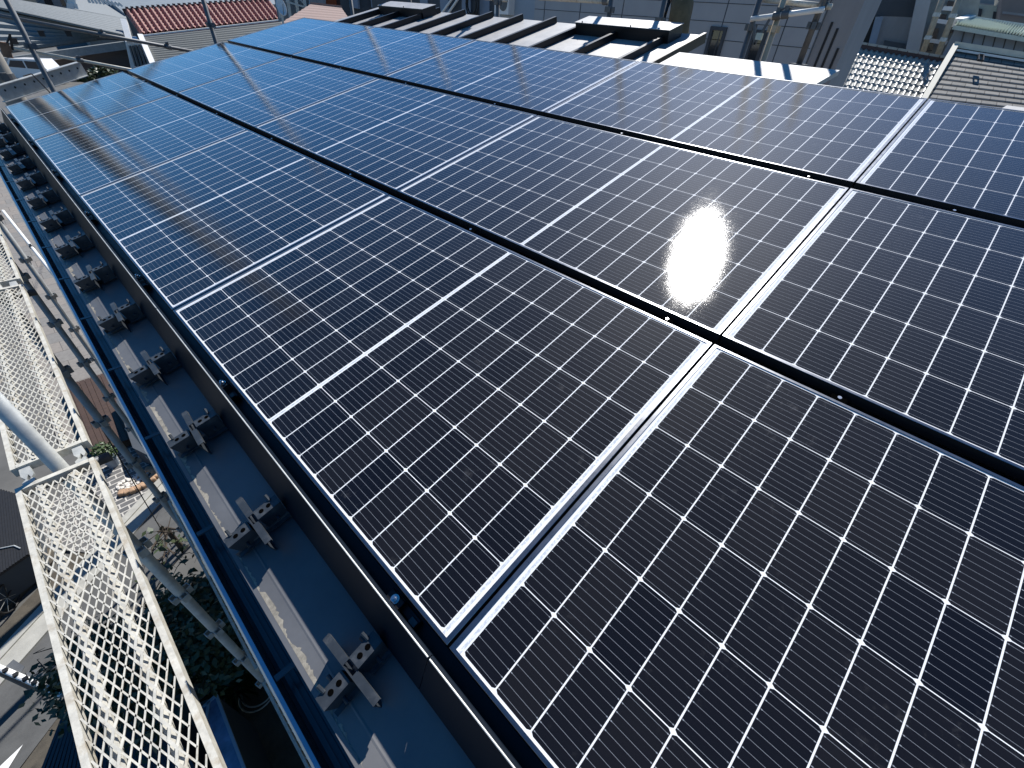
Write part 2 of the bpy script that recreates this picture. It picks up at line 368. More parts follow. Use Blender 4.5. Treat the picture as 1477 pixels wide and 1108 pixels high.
q = MB(); q.prism([(GX-.0005, GR+.0042), (GX-.0005, GR+.0060), (GX-.0095, GR+.0062), (GX-.0145, GR+.0015), (GX-.0145, GR-.004), (GX-.0135, GR-.004), (GX-.0132, GR+.001), (GX-.0092, GR+.0042)], -4, YE+.021, lambda x, y, n: Vector((x, y, n))); q.build('rim_sky_sheen', mat('rim_sky_sheen', (.42, .46, .52), .3, .85, .1, 8), gut)  # added bluish strip: the sky's reflection on the rim put into its colour
for k in range(-4, 13):
    q = MB(); y = .30+.56*k; q.box((-.256, y, GR+.0065), (.100, .016, .004)); q.build('gutter_bracket', M['gutter'], gut)
for k in range(0, 4):
    y = 1.20+1.82*k; q = MB(); q.prism([(GX-.001, GR+.0055), (GX-.013, GR+.0055), (GX-.0155, GR-.003), (GX-.012, GR-.012), (-.3085, GR-.052), (-.296, GR-.0645), (-.212, GR-.0645), (-.212, GR-.0622), (-.2955, GR-.0622), (-.3065, GR-.050), (GX-.004, GR-.007), (GX-.0105, GR-.0093), (GX-.0133, GR-.003), (GX-.0105, GR+.0042)], y-.045, y+.045, lambda x, yy, n: Vector((x, yy, n))); q.build('gutter_joint', M['gutter'], gut)
# line of dried dirt along the drip edge
rg = random.Random(21); g = MB(); y = -1.6; wd = .006
while y < YE-.1:
    ln = rg.uniform(.002, .011); w2 = min(.013+.009*math.sin(y*7.1)*math.sin(y*2.3), max(.0003, wd+rg.uniform(-.006, .0060)))
    w2 = max(w2, .0003)
    g.poly([rp(-.2878, y, -.1394), rp(-.2878+wd, y, -.1394), rp(-.2878+w2, y+ln, -.1394), rp(-.2878, y+ln, -.1394)])
    y += ln; wd = w2
g.build('dirt_line', M['dirt'], house)

# ================================================================== SOLAR PANELS
def frame_mb():
    g = MB(); w, l, q, h = W_, L_, .0085, .036
    qy = .0115
    def rect(m, z):
        n = qy if m == q else m
        return [(m, n, z), (w-m, n, z), (w-m, l-n, z), (m, l-n, z)]
    o0, o1, i1, i0 = rect(0, -h), rect(.0009, 0), rect(q, 0), rect(q, -.0028)
    o0b = rect(0, -.0009); rings = [o0, o0b, o1, i1, i0]
    vs = [p for r in rings for p in r]; fs = []
    for k in range(len(rings)-1):
        for i in range(4): fs.append((4*k+i, 4*k+(i+1) % 4, 4*k+4+(i+1) % 4, 4*k+4+i))
    g.mesh(vs, fs)
    u = rect(.028, -h); b = len(g.v); g.v += u
    g.f += [(i, b+i, b+(i+1) % 4, (i+1) % 4) for i in range(4)]; g.m += [0]*4; g.uv += [[(0, 0)]*4]*4
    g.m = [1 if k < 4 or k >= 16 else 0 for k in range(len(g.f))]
    return g
proto = thing('solar_panel', '', 'solar panel', (0, 0, 0), ROOFROT, 'solar panels laid in three rows on the roof')
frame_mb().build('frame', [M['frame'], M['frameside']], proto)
g = MB(); a = .0086; g.poly([(a, a, -.0028), (W_-a, a, -.0028), (W_-a, L_-a, -.0028), (a, L_-a, -.0028)]); g.build('cell_laminate', M['solar'], proto)
g = MB(); g.poly([(a, a, -.009), (a, L_-a, -.009), (W_-a, L_-a, -.009), (W_-a, a, -.009)]); g.build('back_sheet', M['black'], proto)
rows = [(-.010, 1.0), (1.160, 1.115/W_), (2.334, 1.066/W_)]
b0 = -.035+.0035; pitch = 1.8034
cols = [(b0-pitch, 1.0), (b0, 1.0), (b0+pitch, 1.0), (b0+2*pitch, 1.7157/pitch), (b0+2*pitch+1.7157, 1.7157/pitch)]
rn = ['front row beside the gutter', 'middle row', 'back row under the ridge']
cn = ['nearest and only partly in view', 'second from the near end', 'third from the near end', 'second from the far end', 'at the far end']
spec = {(1, 1): 'solar panel in the middle row with the sun glare burning on its glass', (0, 1): 'large dark solar panel whole in the centre of the front row beside the gutter',
        (0, 0): 'nearest black solar panel of the front row, cut by the bottom right corner', (0, 4): 'far end solar panel of the front row with the pole reflected across its corner'}
first = True
for ri, (rx, sx) in enumerate(rows):
    for ci, (cy, sy) in enumerate(cols):
        o = proto if first else copy_tree(proto); first = False
        o.location = rp(rx, cy, random.uniform(-.0006, .0006)); o.scale = (sx, sy, 1)
        o['label'] = spec.get((ri, ci), 'solar panel in the %s, %s' % (rn[ri], cn[ci]))
# mounting rails in the shade of the row gaps
for i, x in enumerate((-.033, 1.136, 2.305)):
    g = MB(); g.prism([(x-.016, -.138), (x-.016, -.050 if i else -.062), (x+.016, -.050 if i else -.062), (x+.016, -.138)], -2.2, 7.0, rp)
    tag(g.build('mounting_rail', M['black']), ['black mounting rail along the front edge of the solar panels', 'black mounting rail in the gap between front and middle panel rows', 'black mounting rail in the gap between middle and back panel rows'][i], 'rail', 'mounting rails under the panels')

# front cover plates
cy = [-1.89, -.02, 1.85, 3.72, 5.59, 6.98]
cl = ['nearest length of dark cover plate in front of the panels, cut by the frame', 'second length of dark cover plate in front of the panels, beside the nearest clamp',
      'third length of dark cover plate in front of the panels', 'fourth length of dark cover plate in front of the panels', 'farthest length of dark cover plate with light marks at its end']
for i in range(5):
    g = MB(); g.prism([(-.043, -.016), (-.0435, -.005), (-.052, -.003), (-.054, -.004), (-.117, -.106), (-.114, -.112), (-.095, -.112), (-.095, -.110), (-.113, -.1095), (-.115, -.105), (-.053, -.0055), (-.0450, -.0065), (-.0445, -.016)], cy[i]+.001, cy[i+1]-.001, rp)
    q = MB(); q.prism([(-.0500, -.0036), (-.0518, -.0027), (-.0532, -.0031), (-.0534, -.0026), (-.0518, -.0021), (-.0498, -.0030)], cy[i]+.003, cy[i+1]-.003, rp)
    cp = g.build('cover_plate', M['cover']); q.build('edge_glint', M['galv'], cp)  # pale strip added as the sun's glint along the fold
    tag(cp, cl[i], 'cover plate', 'cover plates along the front of the panels')

# clamps along the front edge
def clamp_thing():
    t = thing('panel_clamp', '', 'clamp', (0, 0, 0), ROOFROT, 'panel clamps along the front edge')
    g = MB(); g.box((-.005, 0, -.004), (.024, .045, .006)); g.box((.006, 0, -.014), (.004, .045, .026)); g.box((-.008, -.065, -.022), (.014, .022, .012)); g.box((-.004, -.03, -.03), (.018, .09, .02)); g.build('bracket', M['black'], t)
    g = MB(); g.tube((-.006, 0, -.001), (-.006, 0, .0015), .011, seg=16); g.tube((-.006, 0, .0015), (-.006, 0, .008), .0078, seg=6); g.tube((-.006, 0, .008), (-.006, 0, .014), .004, seg=8); g.build('bolt', M['bolt'], t)
    g = MB(); g.box((-.008, -.065, -.0145), (.013, .020, .003)); g.build('slide_nut', M['galvd'], t)
    return t
c0 = clamp_thing()
for k in range(8):
    o = c0 if k == 0 else copy_tree(c0)
    y = .138+1.0525*(k-1) if k else -.92
    o.location = rp(-.028, .138+1.0525*k if k < 7 else -.915, -.022)
    o['label'] = ('%s clamp with silver bolt along the front edge, counted from the near end' % ORD[k]) if k < 7 else 'clamp with silver bolt hidden below the frame at the near end'
# mid clamps in the row gaps
def mid_clamp():
    t = thing('mid_clamp', '', 'clamp', (0, 0, 0), ROOFROT, 'small clamps in the gaps between panel rows')
    g = MB(); g.box((0, 0, -.006), (.026, .04, .005)); g.build('plate', M['hole'], t)
    g = MB(); g.tube((0, 0, -.0015), (0, 0, .006), .0055, seg=8); g.build('bolt', M['bolt'], t); return t
m0 = mid_clamp(); n = 0
for gi, x in enumerate((1.139, 2.305)):
    for k, y in enumerate((-.40, .14, 1.145, 2.18, 3.21, 4.22, 5.2, 6.2)):
        o = m0 if n == 0 else copy_tree(m0); n += 1
        o.location = rp(x-.012, y, -.006)
        o['label'] = '%s bright clamp bolt from the near end in the %s gap between panel rows' % (ORD[k], ('lower', 'upper')[gi])

# ================================================================== SNOW GUARDS
def guard():
    t = thing('snow_guard', '', 'snow guard', (0, 0, 0), ROOFROT, 'snow guards along the eave')
    g = MB()
    pl = [(-.084, 0), (.084, 0), (.098, .022), (.098, .072), (-.098, .072), (-.098, .022)]
    g.slab([(0, y, z) for y, z in pl], (-.0022, 0, 0))
    for a, b in ((-.0985, -.017), (.017, .0985)):
        g.slab([(.0001, a, .070), (.0001, b, .070), (.016, b, .0705), (.016, a, .0705)], (0, 0, .002))
        g.slab([(.0143, a+.001, .0699), (.0143, b-.001, .0699), (.0143, b-.001, .062), (.0143, a+.001, .062)], (.0015, 0, 0))
    g.build('plate', M['guard'], t)
    for sgn, x0, x1, zt in ((-1, -.010, -.079, .060), (1, .019, .088, .074)):
        g = MB()
        g.slab([(x0, -.015, zt), (x1, -.015, zt), (x1, .015, zt), (x0, .015, zt)], (0, 0, .0025))
        g.slab([(x0, -.0175, zt+.0024), (x1, -.0175, zt+.0024), (x1-.012*sgn, -.0175, .002), (x0, -.0175, .002)], (0, .0024, 0))
        g.slab([(x0, .0151, zt+.0024), (x1, .0151, zt+.0024), (x1-.012*sgn, .0151, .002), (x0, .0151, .002)], (0, .0024, 0))
        g.slab([(x0, -.030, .012), (x1, -.030, .010), (x1, -.0178, .012), (x0, -.0178, .012)], (0, 0, .0022))
        g.tube((x0+(x1-x0)*.5, -.034, zt*.5), (x0+(x1-x0)*.5, .046, zt*.5), .0045, seg=8)
        g.tube((x0+(x1-x0)*.5, .018, zt*.5), (x0+(x1-x0)*.5, .026, zt*.5), .009, seg=6)
        g.tube((x0+(x1-x0)*.72, .012, zt+.002), (x0+(x1-x0)*.72, .030, zt+.012), .0045, seg=8)
        c = g.build('channel', M['guard'], t)
        for f in (.26, .58):
            q = MB(); xx = x0+(x1-x0)*f
            q.tube((xx, 0, zt+.0026), (xx, 0, zt+.0032), .0068, seg=14); q.build('hole', M['hole'], c)
    return t
g0 = guard()
for k in range(14):
    o = g0 if k == 0 else copy_tree(g0); o.location = rp(-.2, .13+.503*k, -.139); o.location += Vector((0, random.uniform(-.012, .012), 0)); o.rotation_euler = (0, -TH, R(random.uniform(-3.5, 3.5)))
    o['label'] = 'grey steel snow guard on the eave, %s from the near end' % ORD[k]

# ================================================================== SCAFFOLD, EAVE SIDE
def plank(name, x0, x1, y0, y1, z, label):
    t = thing(name, label, 'scaffold plank', (x0, y0, z), (0, 0, 0), 'mesh scaffold planks')
    w_, l_ = x1-x0, y1-y0
    g = MB()
    for xx in (.008, w_-.008):
        g.box((xx, l_/2, -.018), (.016, l_, .040))
    for yy in (.010, l_-.010): g.box((w_/2, yy, -.014), (w_-.034, .020, .034))
    g.build('frame', M['plank'], t)
    # expanded metal
    g = MB(); nx = 9; dx = (w_-.036)/nx; ny = int((l_-.05)/.030); dy = (l_-.05)/ny
    for j in range(ny):
        for i in range(nx):
            cx = .018+(i+.5)*dx; cy_ = .025+(j+.5)*dy
            if j % 2: cx += dx/2
            if cx > w_-.02: continue
            zo = lambda q: .011*max(0, 1-min(abs(q-w_*.29), abs(q-w_*.72))/(dx*.8))-.001
            for q in (-dx/2, dx/2):
                g.bar((cx, cy_-dy, zo(cx)), (cx+q, cy_, zo(cx+q)), .0040+.003*(zo(cx) > .002), .0026)
    g.build('mesh_deck', M['plank'], t)
    for xx, ww in ((w_*.26, .020), (w_*.70, .020)):
        g = MB(); g.box((xx, l_/2, -.016), (ww, l_-.042, .016)); g.build('stiffener', M['plank'], t)
    for yy, sg in ((0, -1), (l_, 1)):
        for xx in (.035, w_-.04):
            g = MB(); pr = [(-.022, 0), (.022, 0), (.026, .045), (.012, .06), (.004, .04), (-.010, .062), (-.026, .04)]
            g.slab([(xx+a*.7, yy+sg*b, -.006-b*.25) for a, b in pr], (0, 0, -.012)); g.build('hook', M['galv'], t)
    return t
ZP = -.45
plank('scaffold_plank', -.717, -.487, -.13, 1.650, ZP, 'nearest expanded mesh scaffold plank at the bottom left, its near end cut off')
plank('scaffold_plank', -.717, -.484, 1.770, 3.56, ZP, 'second expanded mesh scaffold plank behind the standing pole at the left edge')
plank('scaffold_plank', -.717, -.482, 3.66, 5.45, ZP, 'third expanded mesh scaffold plank, far one at the left edge')
plank('scaffold_plank', -.545, -.295, -.55, 1.36, -2.4, 'shaded mesh plank one storey lower, just under the gutter')
plank('scaffold_plank', -.545, -.295, 1.47, 3.3, -2.4, 'shaded mesh plank one storey lower, the farther of the two')
def post(name, x, y, z0, z1, label, group, rad=.0255, rose=None, m='galvd', base=False, cat='scaffold post', pitch_=.475, top=99):
    t = thing(name, label, cat, (x, y, z0), (0, 0, 0), group)
    g = MB(); g.tube((0, 0, 0), (0, 0, z1-z0), rad, seg=16); g.build('pipe', M[m], t, True)
    zz = (rose if rose is not None else z0+.3)
    while zz < min(z1-.05, top):
        g = MB()
        for k in range(4):
            d = Vector((math.cos(k*math.pi/2+.3), math.sin(k*math.pi/2+.3), 0)); u = Vector((-d.y, d.x, 0))
            c = d*(rad+.013)+Vector((0, 0, zz-z0))
            for s in (-1, 1): g.box(c+u*s*.017, (.026, .004, .05), 0, Matrix((d, u, (0, 0, 1))).transposed())
            g.box(c+d*.012, (.004, .034, .05), 0, Matrix((d, u, (0, 0, 1))).transposed())
        g.build('socket', M[m], t); zz += pitch_
    if base:
        g = MB(); g.box((0, 0, .004), (.13, .13, .008)); g.build('base_plate', M[m], t)
    return t
el = ['nearest', 'second', 'third', 'fourth']
for k in range(4):
    y = 1.712+1.873*k
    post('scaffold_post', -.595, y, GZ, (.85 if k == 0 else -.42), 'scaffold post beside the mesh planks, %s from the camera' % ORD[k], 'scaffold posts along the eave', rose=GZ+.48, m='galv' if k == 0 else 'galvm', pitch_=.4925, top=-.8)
def pipe(name, pts, r, m, label, cat, group=None, seg=12, couplers=()):
    g = MB(); g.path([Vector(p)-Vector(pts[0]) for p in pts], r, seg)
    if not couplers:
        o = g.build(name, M[m], None, True); o.location = pts[0]; return tag(o, label, cat, group)
    t = thing(name, label, cat, pts[0], (0, 0, 0), group); g.build('pipe', M[m], t, True)
    for f in couplers:
        a, b = Vector(pts[0]), Vector(pts[-1]); c = (b-a)*f; d = (b-a).normalized()
        q = MB(); q.tube(c-d*.03, c+d*.03, r*1.45, seg=12); q.box(c+Vector((0, 0, r*1.8)), (.03, .03, r*1.6)); q.tube(c+Vector((0, .0, r*1.4)), c+Vector((.0, -.05, r*2.6)), .007, seg=6); q.build('coupler', M['galvd'], t)
    return t
pipe('scaffold_ledger', [(-.73, 12.8, -2.5), (-.47, 8.4, -2.5)], .022, 'white', 'thin pale pipe below the eave, seen between the far planks and the gutter', 'scaffold pipe', couplers=(.52,))
for k in range(3):
    y = 1.712+1.873*k
    pipe('deck_bracket', [(-.73, y-.005, ZP-.07), (-.45, y-.005, ZP-.07)], .021, 'galvd', 'short bracket bar under the plank ends, %s from the camera' % ORD[k], 'scaffold bracket', 'deck brackets under the planks')
pipe('hanging_rope', [atz(112, 560, -1.3), atz(160, 640, -2.6), atz(247, 789, GZ+.3)], .006, 'cable', 'thin dark rope hanging from the planks down to the yard', 'rope', seg=6)

# ================================================================== SCAFFOLD, FAR END
post('scaffold_post', .47, 7.6, GZ, 2.7, 'left scaffold post rising past the far end of the panels', 'scaffold posts at the far end', rose=.45, m='galvd', pitch_=1.9)
post('scaffold_post', 2.31, 7.6, GZ, 2.7, 'right scaffold post rising past the far end, before the red tiled roof', 'scaffold posts at the far end', rose=.72, m='galvd', pitch_=1.9)
post('scaffold_post', 4.35, 7.6, GZ, 2.2, 'scaffold post behind the far ridge corner of the panels', 'scaffold posts at the far end', rose=1.4, m='galvd', pitch_=1.9)
A, B = Vector((-.1, 7.66, .76)), Vector((2.45, 7.66, .37))
pipe('guard_rail', [A, B], .019, 'galvd', 'upper slanting guard rail pipe across the far end of the roof', 'guard rail', couplers=(.12, .49, .73))
A, B = Vector((.25, 7.66, .44)), Vector((2.2, 7.66, .06))
pipe('guard_rail', [A, B], .016, 'plank', 'lower guard rail pipe wrapped in cord across the far end of the roof', 'guard rail', couplers=(.02, .3, .56, .8))
t = thing('toe_board', 'pale perforated toe board behind the far corner of the front row', 'toe board', (.04, 7.62, 0))
g = MB(); a, b = Vector((-.02, 0, .02)), Vector((.86, .55, .20))
g.bar(a, b, .012, .13); g.bar(a+Vector((0, 0, .07)), b+Vector((0, 0, .07)), .05, .008); g.bar(a+Vector((0, 0, -.07)), b+Vector((0, 0, -.07)), .05, .008); g.build('board', M['galv'], t)
for k in range(9):
    q = MB(); c = a+(b-a)*((k+.6)/9.3); d = (b-a).normalized(); nn = Vector((d.y, -d.x, 0)).normalized()
    q.tube(c+nn*.0062+Vector((0, 0, .02)), c+nn*.0075+Vector((0, 0, .02)), .011, seg=10); q.build('hole', M['cable'], t)
q = MB(); q.path([Vector((.25, .1, .17)), Vector((.33, .12, .19)), Vector((.40, .15, .02)), Vector((.42, .16, -.12))], .006, 6); q.build('tie_cord', M['cable'], t)
t = thing('rusty_clamp', 'rusty red clamp on the post at the upper left edge', 'clamp', tuple(at(6, 72, 7.4)))
g = MB(); g.tube((0, 0, -.06), (.02, 0, .06), .035, seg=10); g.box((.03, 0, .02), (.05, .05, .07)); g.build('jaw', M['rust'], t)
g = MB(); g.tube((.02, 0, .02), (.09, -.02, .11), .008, seg=6); g.tube((.06, 0, .0), (.10, -.02, .13), .010, seg=6); g.build('bolt', M['black'], t)
# concrete utility pole just beyond the house
t = thing('utility_pole', 'thick concrete utility pole standing beyond the far left corner of the roof', 'utility pole', (.17, 8.9, GZ))
g = MB(); g.tube((0, 0, 0), (0, 0, 12.5), .13, .092, seg=24); g.build('shaft', M['poleconc'], t, True)
for z in (7.05, 9.2, 11.8):
    g = MB(); g.tube((0, 0, z-.03), (0, 0, z+.03), .122, .121, seg=20); g.box((.02, -.13, z), (.05, .05, .09)); g.build('band', M['galvd'], t)
for k in range(6):
    g = MB(); z = 7.6+.45*k; s = 1 if k % 2 else -1; g.tube((0, 0, z), (s*.24, 0, z), .009, seg=6); g.build('step_bolt', M['galvd'], t)
g = MB(); g.box((0, 0, 12.1), (1.8, .08, .08)); g.build('crossarm', M['galvd'], t)
pipe('service_cable', [(.17, 8.7, 1.62), (4, 20, .9), (9, 40, 1.8)], .012, 'cable', 'thin cable leading away from the concrete utility pole', 'cable', seg=6)

# ================================================================== SCAFFOLD, RIDGE SIDE
XS = 5.0
rl = {1.695: 'ridge scaffold post left of the narrow bracket, before the grey house windows', 1.485: 'tan scaffold post right of the narrow bracket, before the grey house',
      3.30: 'ridge scaffold post behind the long ridge vent', 2.65: 'ridge scaffold post just left of the worker', 5.07: 'ridge scaffold post beside the pale blue wall', 7.0: 'farthest ridge scaffold post', }
for y, lb in rl.items():
    post('scaffold_post', XS, y, GZ, 2.75, lb, 'scaffold posts behind the ridge', rose=1.16 if y < 3 else 1.22, m='tan' if y == 1.485 else 'galvd', pitch_=.95)
post('scaffold_post', XS, 1.165, .93, 2.4, 'scaffold post standing on a base plate right of the tan post', 'scaffold posts behind the ridge', rose=1.2, base=True, pitch_=.9)
pipe('guard_rail', [(XS+.06, 1.73, 1.36), (XS+.06, 1.10, 1.33)], .021, 'plank', 'top pale rail between the posts before the grey house', 'guard rail', couplers=(.9,))
pipe('guard_rail', [(XS-.05, 1.70, 1.215), (XS-.05, 1.12, 1.305)], .021, 'white', 'white rail pipe rising to the right before the grey house', 'guard rail', couplers=(.38, .5))
pipe('guard_rail', [(XS, 4.35, 1.285), (XS, 3.34, 1.285)], .022, 'plank', 'pale rail at the top edge left of the worker', 'guard rail', couplers=(.97,))
pipe('guard_rail', [(XS+.05, 7.2, 1.30), (XS+.05, 4.95, 1.25)], .022, 'galv', 'pale rail behind the farther ridge vent', 'guard rail', couplers=(.5, .9))
t = thing('wedge_bracket', 'small v-shaped strut bracket with green clamp between two posts', 'bracket', (XS-.06, 1.60, 1.0))
g = MB(); g.bar((0, .06, .20), (0, -.01, .04), .012, .02); g.bar((0, -.07, .22), (0, -.01, .04), .012, .02); g.build('strut', M['galvd'], t)
g = MB(); g.box((0, -.03, .10), (.04, .05, .05)); g.build('clamp', M['greenmetal'], t)
g = MB(); g.box((XS, 2.9, .36), (.40, 3.9, .05)); tag(g.build('work_deck', M['galvd']), 'grey scaffold deck behind the ridge that the worker stands on', 'scaffold deck')

# ---- worker
def skin_body(name, verts, edges, radii, m, parent=None, root=0, sub=2):
    me = bpy.data.meshes.new(name); me.from_pydata(verts, edges, [])
    o = bpy.data.objects.new(name, me); COL.objects.link(o)
    md = o.modifiers.new('skin', 'SKIN'); md.use_smooth_shade = True
    for i, r in enumerate(radii):
        me.skin_vertices[0].data[i].radius = (r, r) if isinstance(r, (int, float)) else r
        me.skin_vertices[0].data[i].use_root = (i == root)
    s = o.modifiers.new('sub', 'SUBSURF'); s.levels = sub; s.render_levels = sub
    me.materials.append(M[m]); o.parent = parent
    return o
wk = thing('person', 'worker in navy top and khaki trousers behind the ridge, seen from the waist down', 'person', (5.28, 2.60, .385), (0, 0, R(200)))
H = 1.0
vb = [(0, 0, .98), (-.10, 0, .93), (-.12, .03, .52), (-.13, -.02, .10), (-.13, .10, .04), (.10, 0, .93), (.13, .10, .54), (.14, .02, .10), (.14, .14, .04),
      (0, .01, 1.15), (0, .02, 1.38), (0, .01, 1.50), (0, .03, 1.56), (-.20, .01, 1.42), (-.28, .05, 1.22), (-.22, .27, 1.27), (.20, .01, 1.42), (.28, .05, 1.22), (.20, .29, 1.29)]
eb = [(0, 1), (1, 2), (2, 3), (3, 4), (0, 5), (5, 6), (6, 7), (7, 8), (0, 9), (9, 10), (10, 11), (11, 12), (10, 13), (13, 14), (14, 15), (10, 16), (16, 17), (17, 18)]
rb = [(.13, .09), .085, .062, .042, .04, .085, .062, .042, .04, (.11, .08), (.14, .09), .06, .055, .058, .042, .028, .058, .042, .028]
skin_body('body', vb, eb, rb, 'skin', wk)
skin_body('trousers', vb[:4]+[(-.10, 0, .93)]+vb[5:8]+[(0, .005, 1.06)], [(0, 1), (1, 2), (2, 3), (0, 5), (5, 6), (6, 7), (0, 8)], [(.165, .13), .112, .086, .07, .05, .112, .086, .07, (.155, .12)], 'khaki', wk) if False else None
vt = [(0, 0, .97), (-.10, 0, .90), (-.12, .03, .52), (-.13, -.01, .12), (.10, 0, .90), (.13, .10, .54), (.14, .03, .12), (0, .005, 1.06)]
skin_body('trousers', vt, [(0, 1), (1, 2), (2, 3), (0, 4), (4, 5), (5, 6), (0, 7)], [(.175, .135), .125, .095, .075, .125, .095, .075, (.16, .122)], 'khaki', wk)
vs_ = [(0, .005, .99), (0, .01, 1.22), (0, .02, 1.40), (0, .012, 1.48), (-.20, .01, 1.42), (-.28, .05, 1.24), (.20, .01, 1.42), (.28, .05, 1.24)]
skin_body('shirt', vs_, [(0, 1), (1, 2), (2, 3), (2, 4), (4, 5), (2, 6), (6, 7)], [(.185, .143), (.172, .13), (.178, .12), .075, .08, .06, .08, .06], 'navy', wk)
g = MB(); g.bar((-.16, -.105, 1.10), (.12, -.13, .84), .03, .012, up=(0, 1, 0)); g.bar((-.02, -.135, 1.02), (.10, -.13, .80), .05, .02, up=(0, 1, 0)); g.build('tool_belt', M['black'], wk)
hd = skin_body('head', [(0, .035, 1.60), (0, .045, 1.68), (0, .05, 1.76)], [(0, 1), (1, 2)], [.07, .088, .075], 'skin', wk)
g = MB()
for z, r in ((1.70, .10), (1.75, .098), (1.80, .075), (1.835, .03)): pass
prof = [(.103, 1.69), (.106, 1.74), (.095, 1.79), (.065, 1.83), (.0, 1.845)]
for (r0, z0), (r1, z1) in zip(prof, prof[1:]):
    g.tube((0, .045, z0), (0, .045, z1), r0, max(r1, .001), seg=20, caps=False)
g.build('helmet', M['white'], hd, True)
for sx in (-1, 1):
    g = MB(); g.box((sx*.036, .13, 1.695), (.03, .01, .014)); g.build('eye', M['hair'], hd)
    g = MB()
    hx, hy, hz = (-.215, .30, 1.27) if sx < 0 else (.195, .32, 1.29)
    g.box((hx, hy, hz), (.03, .075, .075))
    for f in range(4):
        b_ = Vector((hx, hy+.03-.02*f, hz-.035)); L0 = (.06, .075, .07, .055)[f]
        g.tube(b_, b_+Vector((-sx*.008, .008, -L0*.55)), .009, .0085, seg=8); g.tube(b_+Vector((-sx*.008, .008, -L0*.55)), b_+Vector((-sx*.025, .006, -L0)), .0085, .006, seg=8)
    g.tube((hx, hy+.035, hz+.01), (hx-sx*.02, hy+.065, hz-.03), .010, .007, seg=8); g.build('hand', M['skin'], wk, True)
    g = MB(); g.box(((-.13 if sx < 0 else .14), (.06 if sx < 0 else .1), .035), (.10, .27, .07)); g.box(((-.13 if sx < 0 else .14), (-.01 if sx < 0 else .03), .10), (.105, .12, .09)); g.build('boot', M['black'], wk)

# ================================================================== BACKGROUND HELPERS
def patch(name, mats, C4, nu, nv, hf, parent=None, su=1., sv=1., body=.12, smooth=False):
    """roof surface between four corners (TL, TR, BR, BL) with relief hf(u, v) along its normal and a solid body under it"""
    TL, TR, BR, BL = [Vector(c) for c in C4]; nrm = (TR-TL).cross(BL-TL).normalized()
    if nrm.dot(CAM-TL) < 0: nrm = -nrm
    dv = (BR-CAM).normalized(); BR = CAM+dv*((TL-CAM).dot(nrm)/dv.dot(nrm))     # keep the slope flat
    g = MB(); vs = []; uvs = []
    for j in range(nv+1):
        for i in range(nu+1):
            u, v = i/nu, j/nv
            p = (TL*(1-u)+TR*u)*(1-v)+(BL*(1-u)+BR*u)*v
            vs.append(p+nrm*hf(u, v)); uvs.append((u*su, v*sv))
    fs = []; fu = []
    for j in range(nv):
        for i in range(nu):
            a = j*(nu+1)+i; q = (a, a+1, a+nu+2, a+nu+1); fs.append(q); fu.append([uvs[k] for k in q])
    g.mesh(vs, fs, 0, fu)
    o = [c-nrm*.03 for c in (TL, TR, BR, BL)]; g.slab(o, -nrm*body)
    return g.build(name, mats, parent, smooth)
def quad(px4, r4):
    if isinstance(r4, (int, float)): r4 = [r4]*4
    return [at(p[0], p[1], r) for p, r in zip(px4, r4)]
def away(px, py, d, down=0):
    v = ray(px, py); v = Vector((v.x, v.y, 0)).normalized()*d; v.z = -down; return v
def wallslab(name, m, px4, r4, depth, parent=None, down=0):
    c = quad(px4, r4); g = MB(); g.slab(c, away(*px4[0], depth, down)); return g.build(name, M[m] if isinstance(m, str) else m, parent)
def pbar(g, a, b, r, wd, mi=0): g.bar(at(*a, r), at(*b, r), wd, wd, mi=mi)
def house_thing(name, label, cat='house', p=(0, 0), r=10):
    return thing(name, label, cat, (0, 0, 0))

# ================================================================== LEFT: HOUSES ACROSS THE LOT
h = house_thing('slate_house', 'low grey slate roofed house at the upper left behind the guard rails')
saw = lambda rows, amp: (lambda u, v: amp*((v*rows) % 1.0))
patch('upper_roof', M['slate'], quad([(-40, -12), (181, 27), (178, 50), (-40, 2)], [86, 86, 80, 80]), 40, 36, saw(9, .10), h)
lr = patch('lower_roof', M['slate'], quad([(-40, 4), (180, 52), (141, 57), (-40, 83)], [80, 80, 74, 74]), 30, 28, saw(7, .30), h)
for p in ((21, 60), (60, 49), (99, 49)):
    g = MB(); c = at(p[0], p[1], 75.5); g.box(c, (.45, .3, .42), 0); g.box(c+Vector((.05, 0, .24)), (.55, .4, .06)); g.build('roof_vent', M['black'], lr)
wallslab('eave_fascia', 'slate', [(-40, 90), (187, 59), (186, 71), (-40, 103)], 74, .6, h)
wallslab('wall', 'brownwall', [(-40, 104), (186, 71.5), (192, 118), (-40, 150)], 75, 5, h)
g = MB()
for f in (.62, .74): pass
pbar(g, (139, 56), (187, 58), 73.6, .12); g.build('gutter', M['black'], h)
t = thing('white_chimney', 'white forked chimney cowl on the roof behind the slate house', 'chimney', tuple(at(101, 8, 90)))
g = MB(); o = at(101, 8, 90)
g.slab([at(93, -12, 90)-o, at(107, -12, 90)-o, at(110, 7, 90)-o, at(98, 6, 90)-o], away(101, 8, 1.2)); g.build('shaft', M['white'], t)
for p in ((99, 5, 99, 13), (103.5, 5, 105, 13.5), (108, 5, 110.5, 13)):
    g = MB(); g.bar(at(p[0], p[1], 90)-o, at(p[2], p[3], 90)-o, .32, .32); g.build('prong', M['white'], t)
h = house_thing('flat_roof_building', 'blue grey low pitched roof behind the red tiled house', 'building')
wallslab('roof', 'bluegrayroof', [(140, -14), (410, -22), (400, 6), (180, 20)], [150, 150, 105, 105], 2, h, down=6)
wallslab('roof', 'slate', [(86, -14), (180, 8), (182, 27), (108, 13.5)], [150, 140, 100, 100], 2, h, down=6)
g = MB()
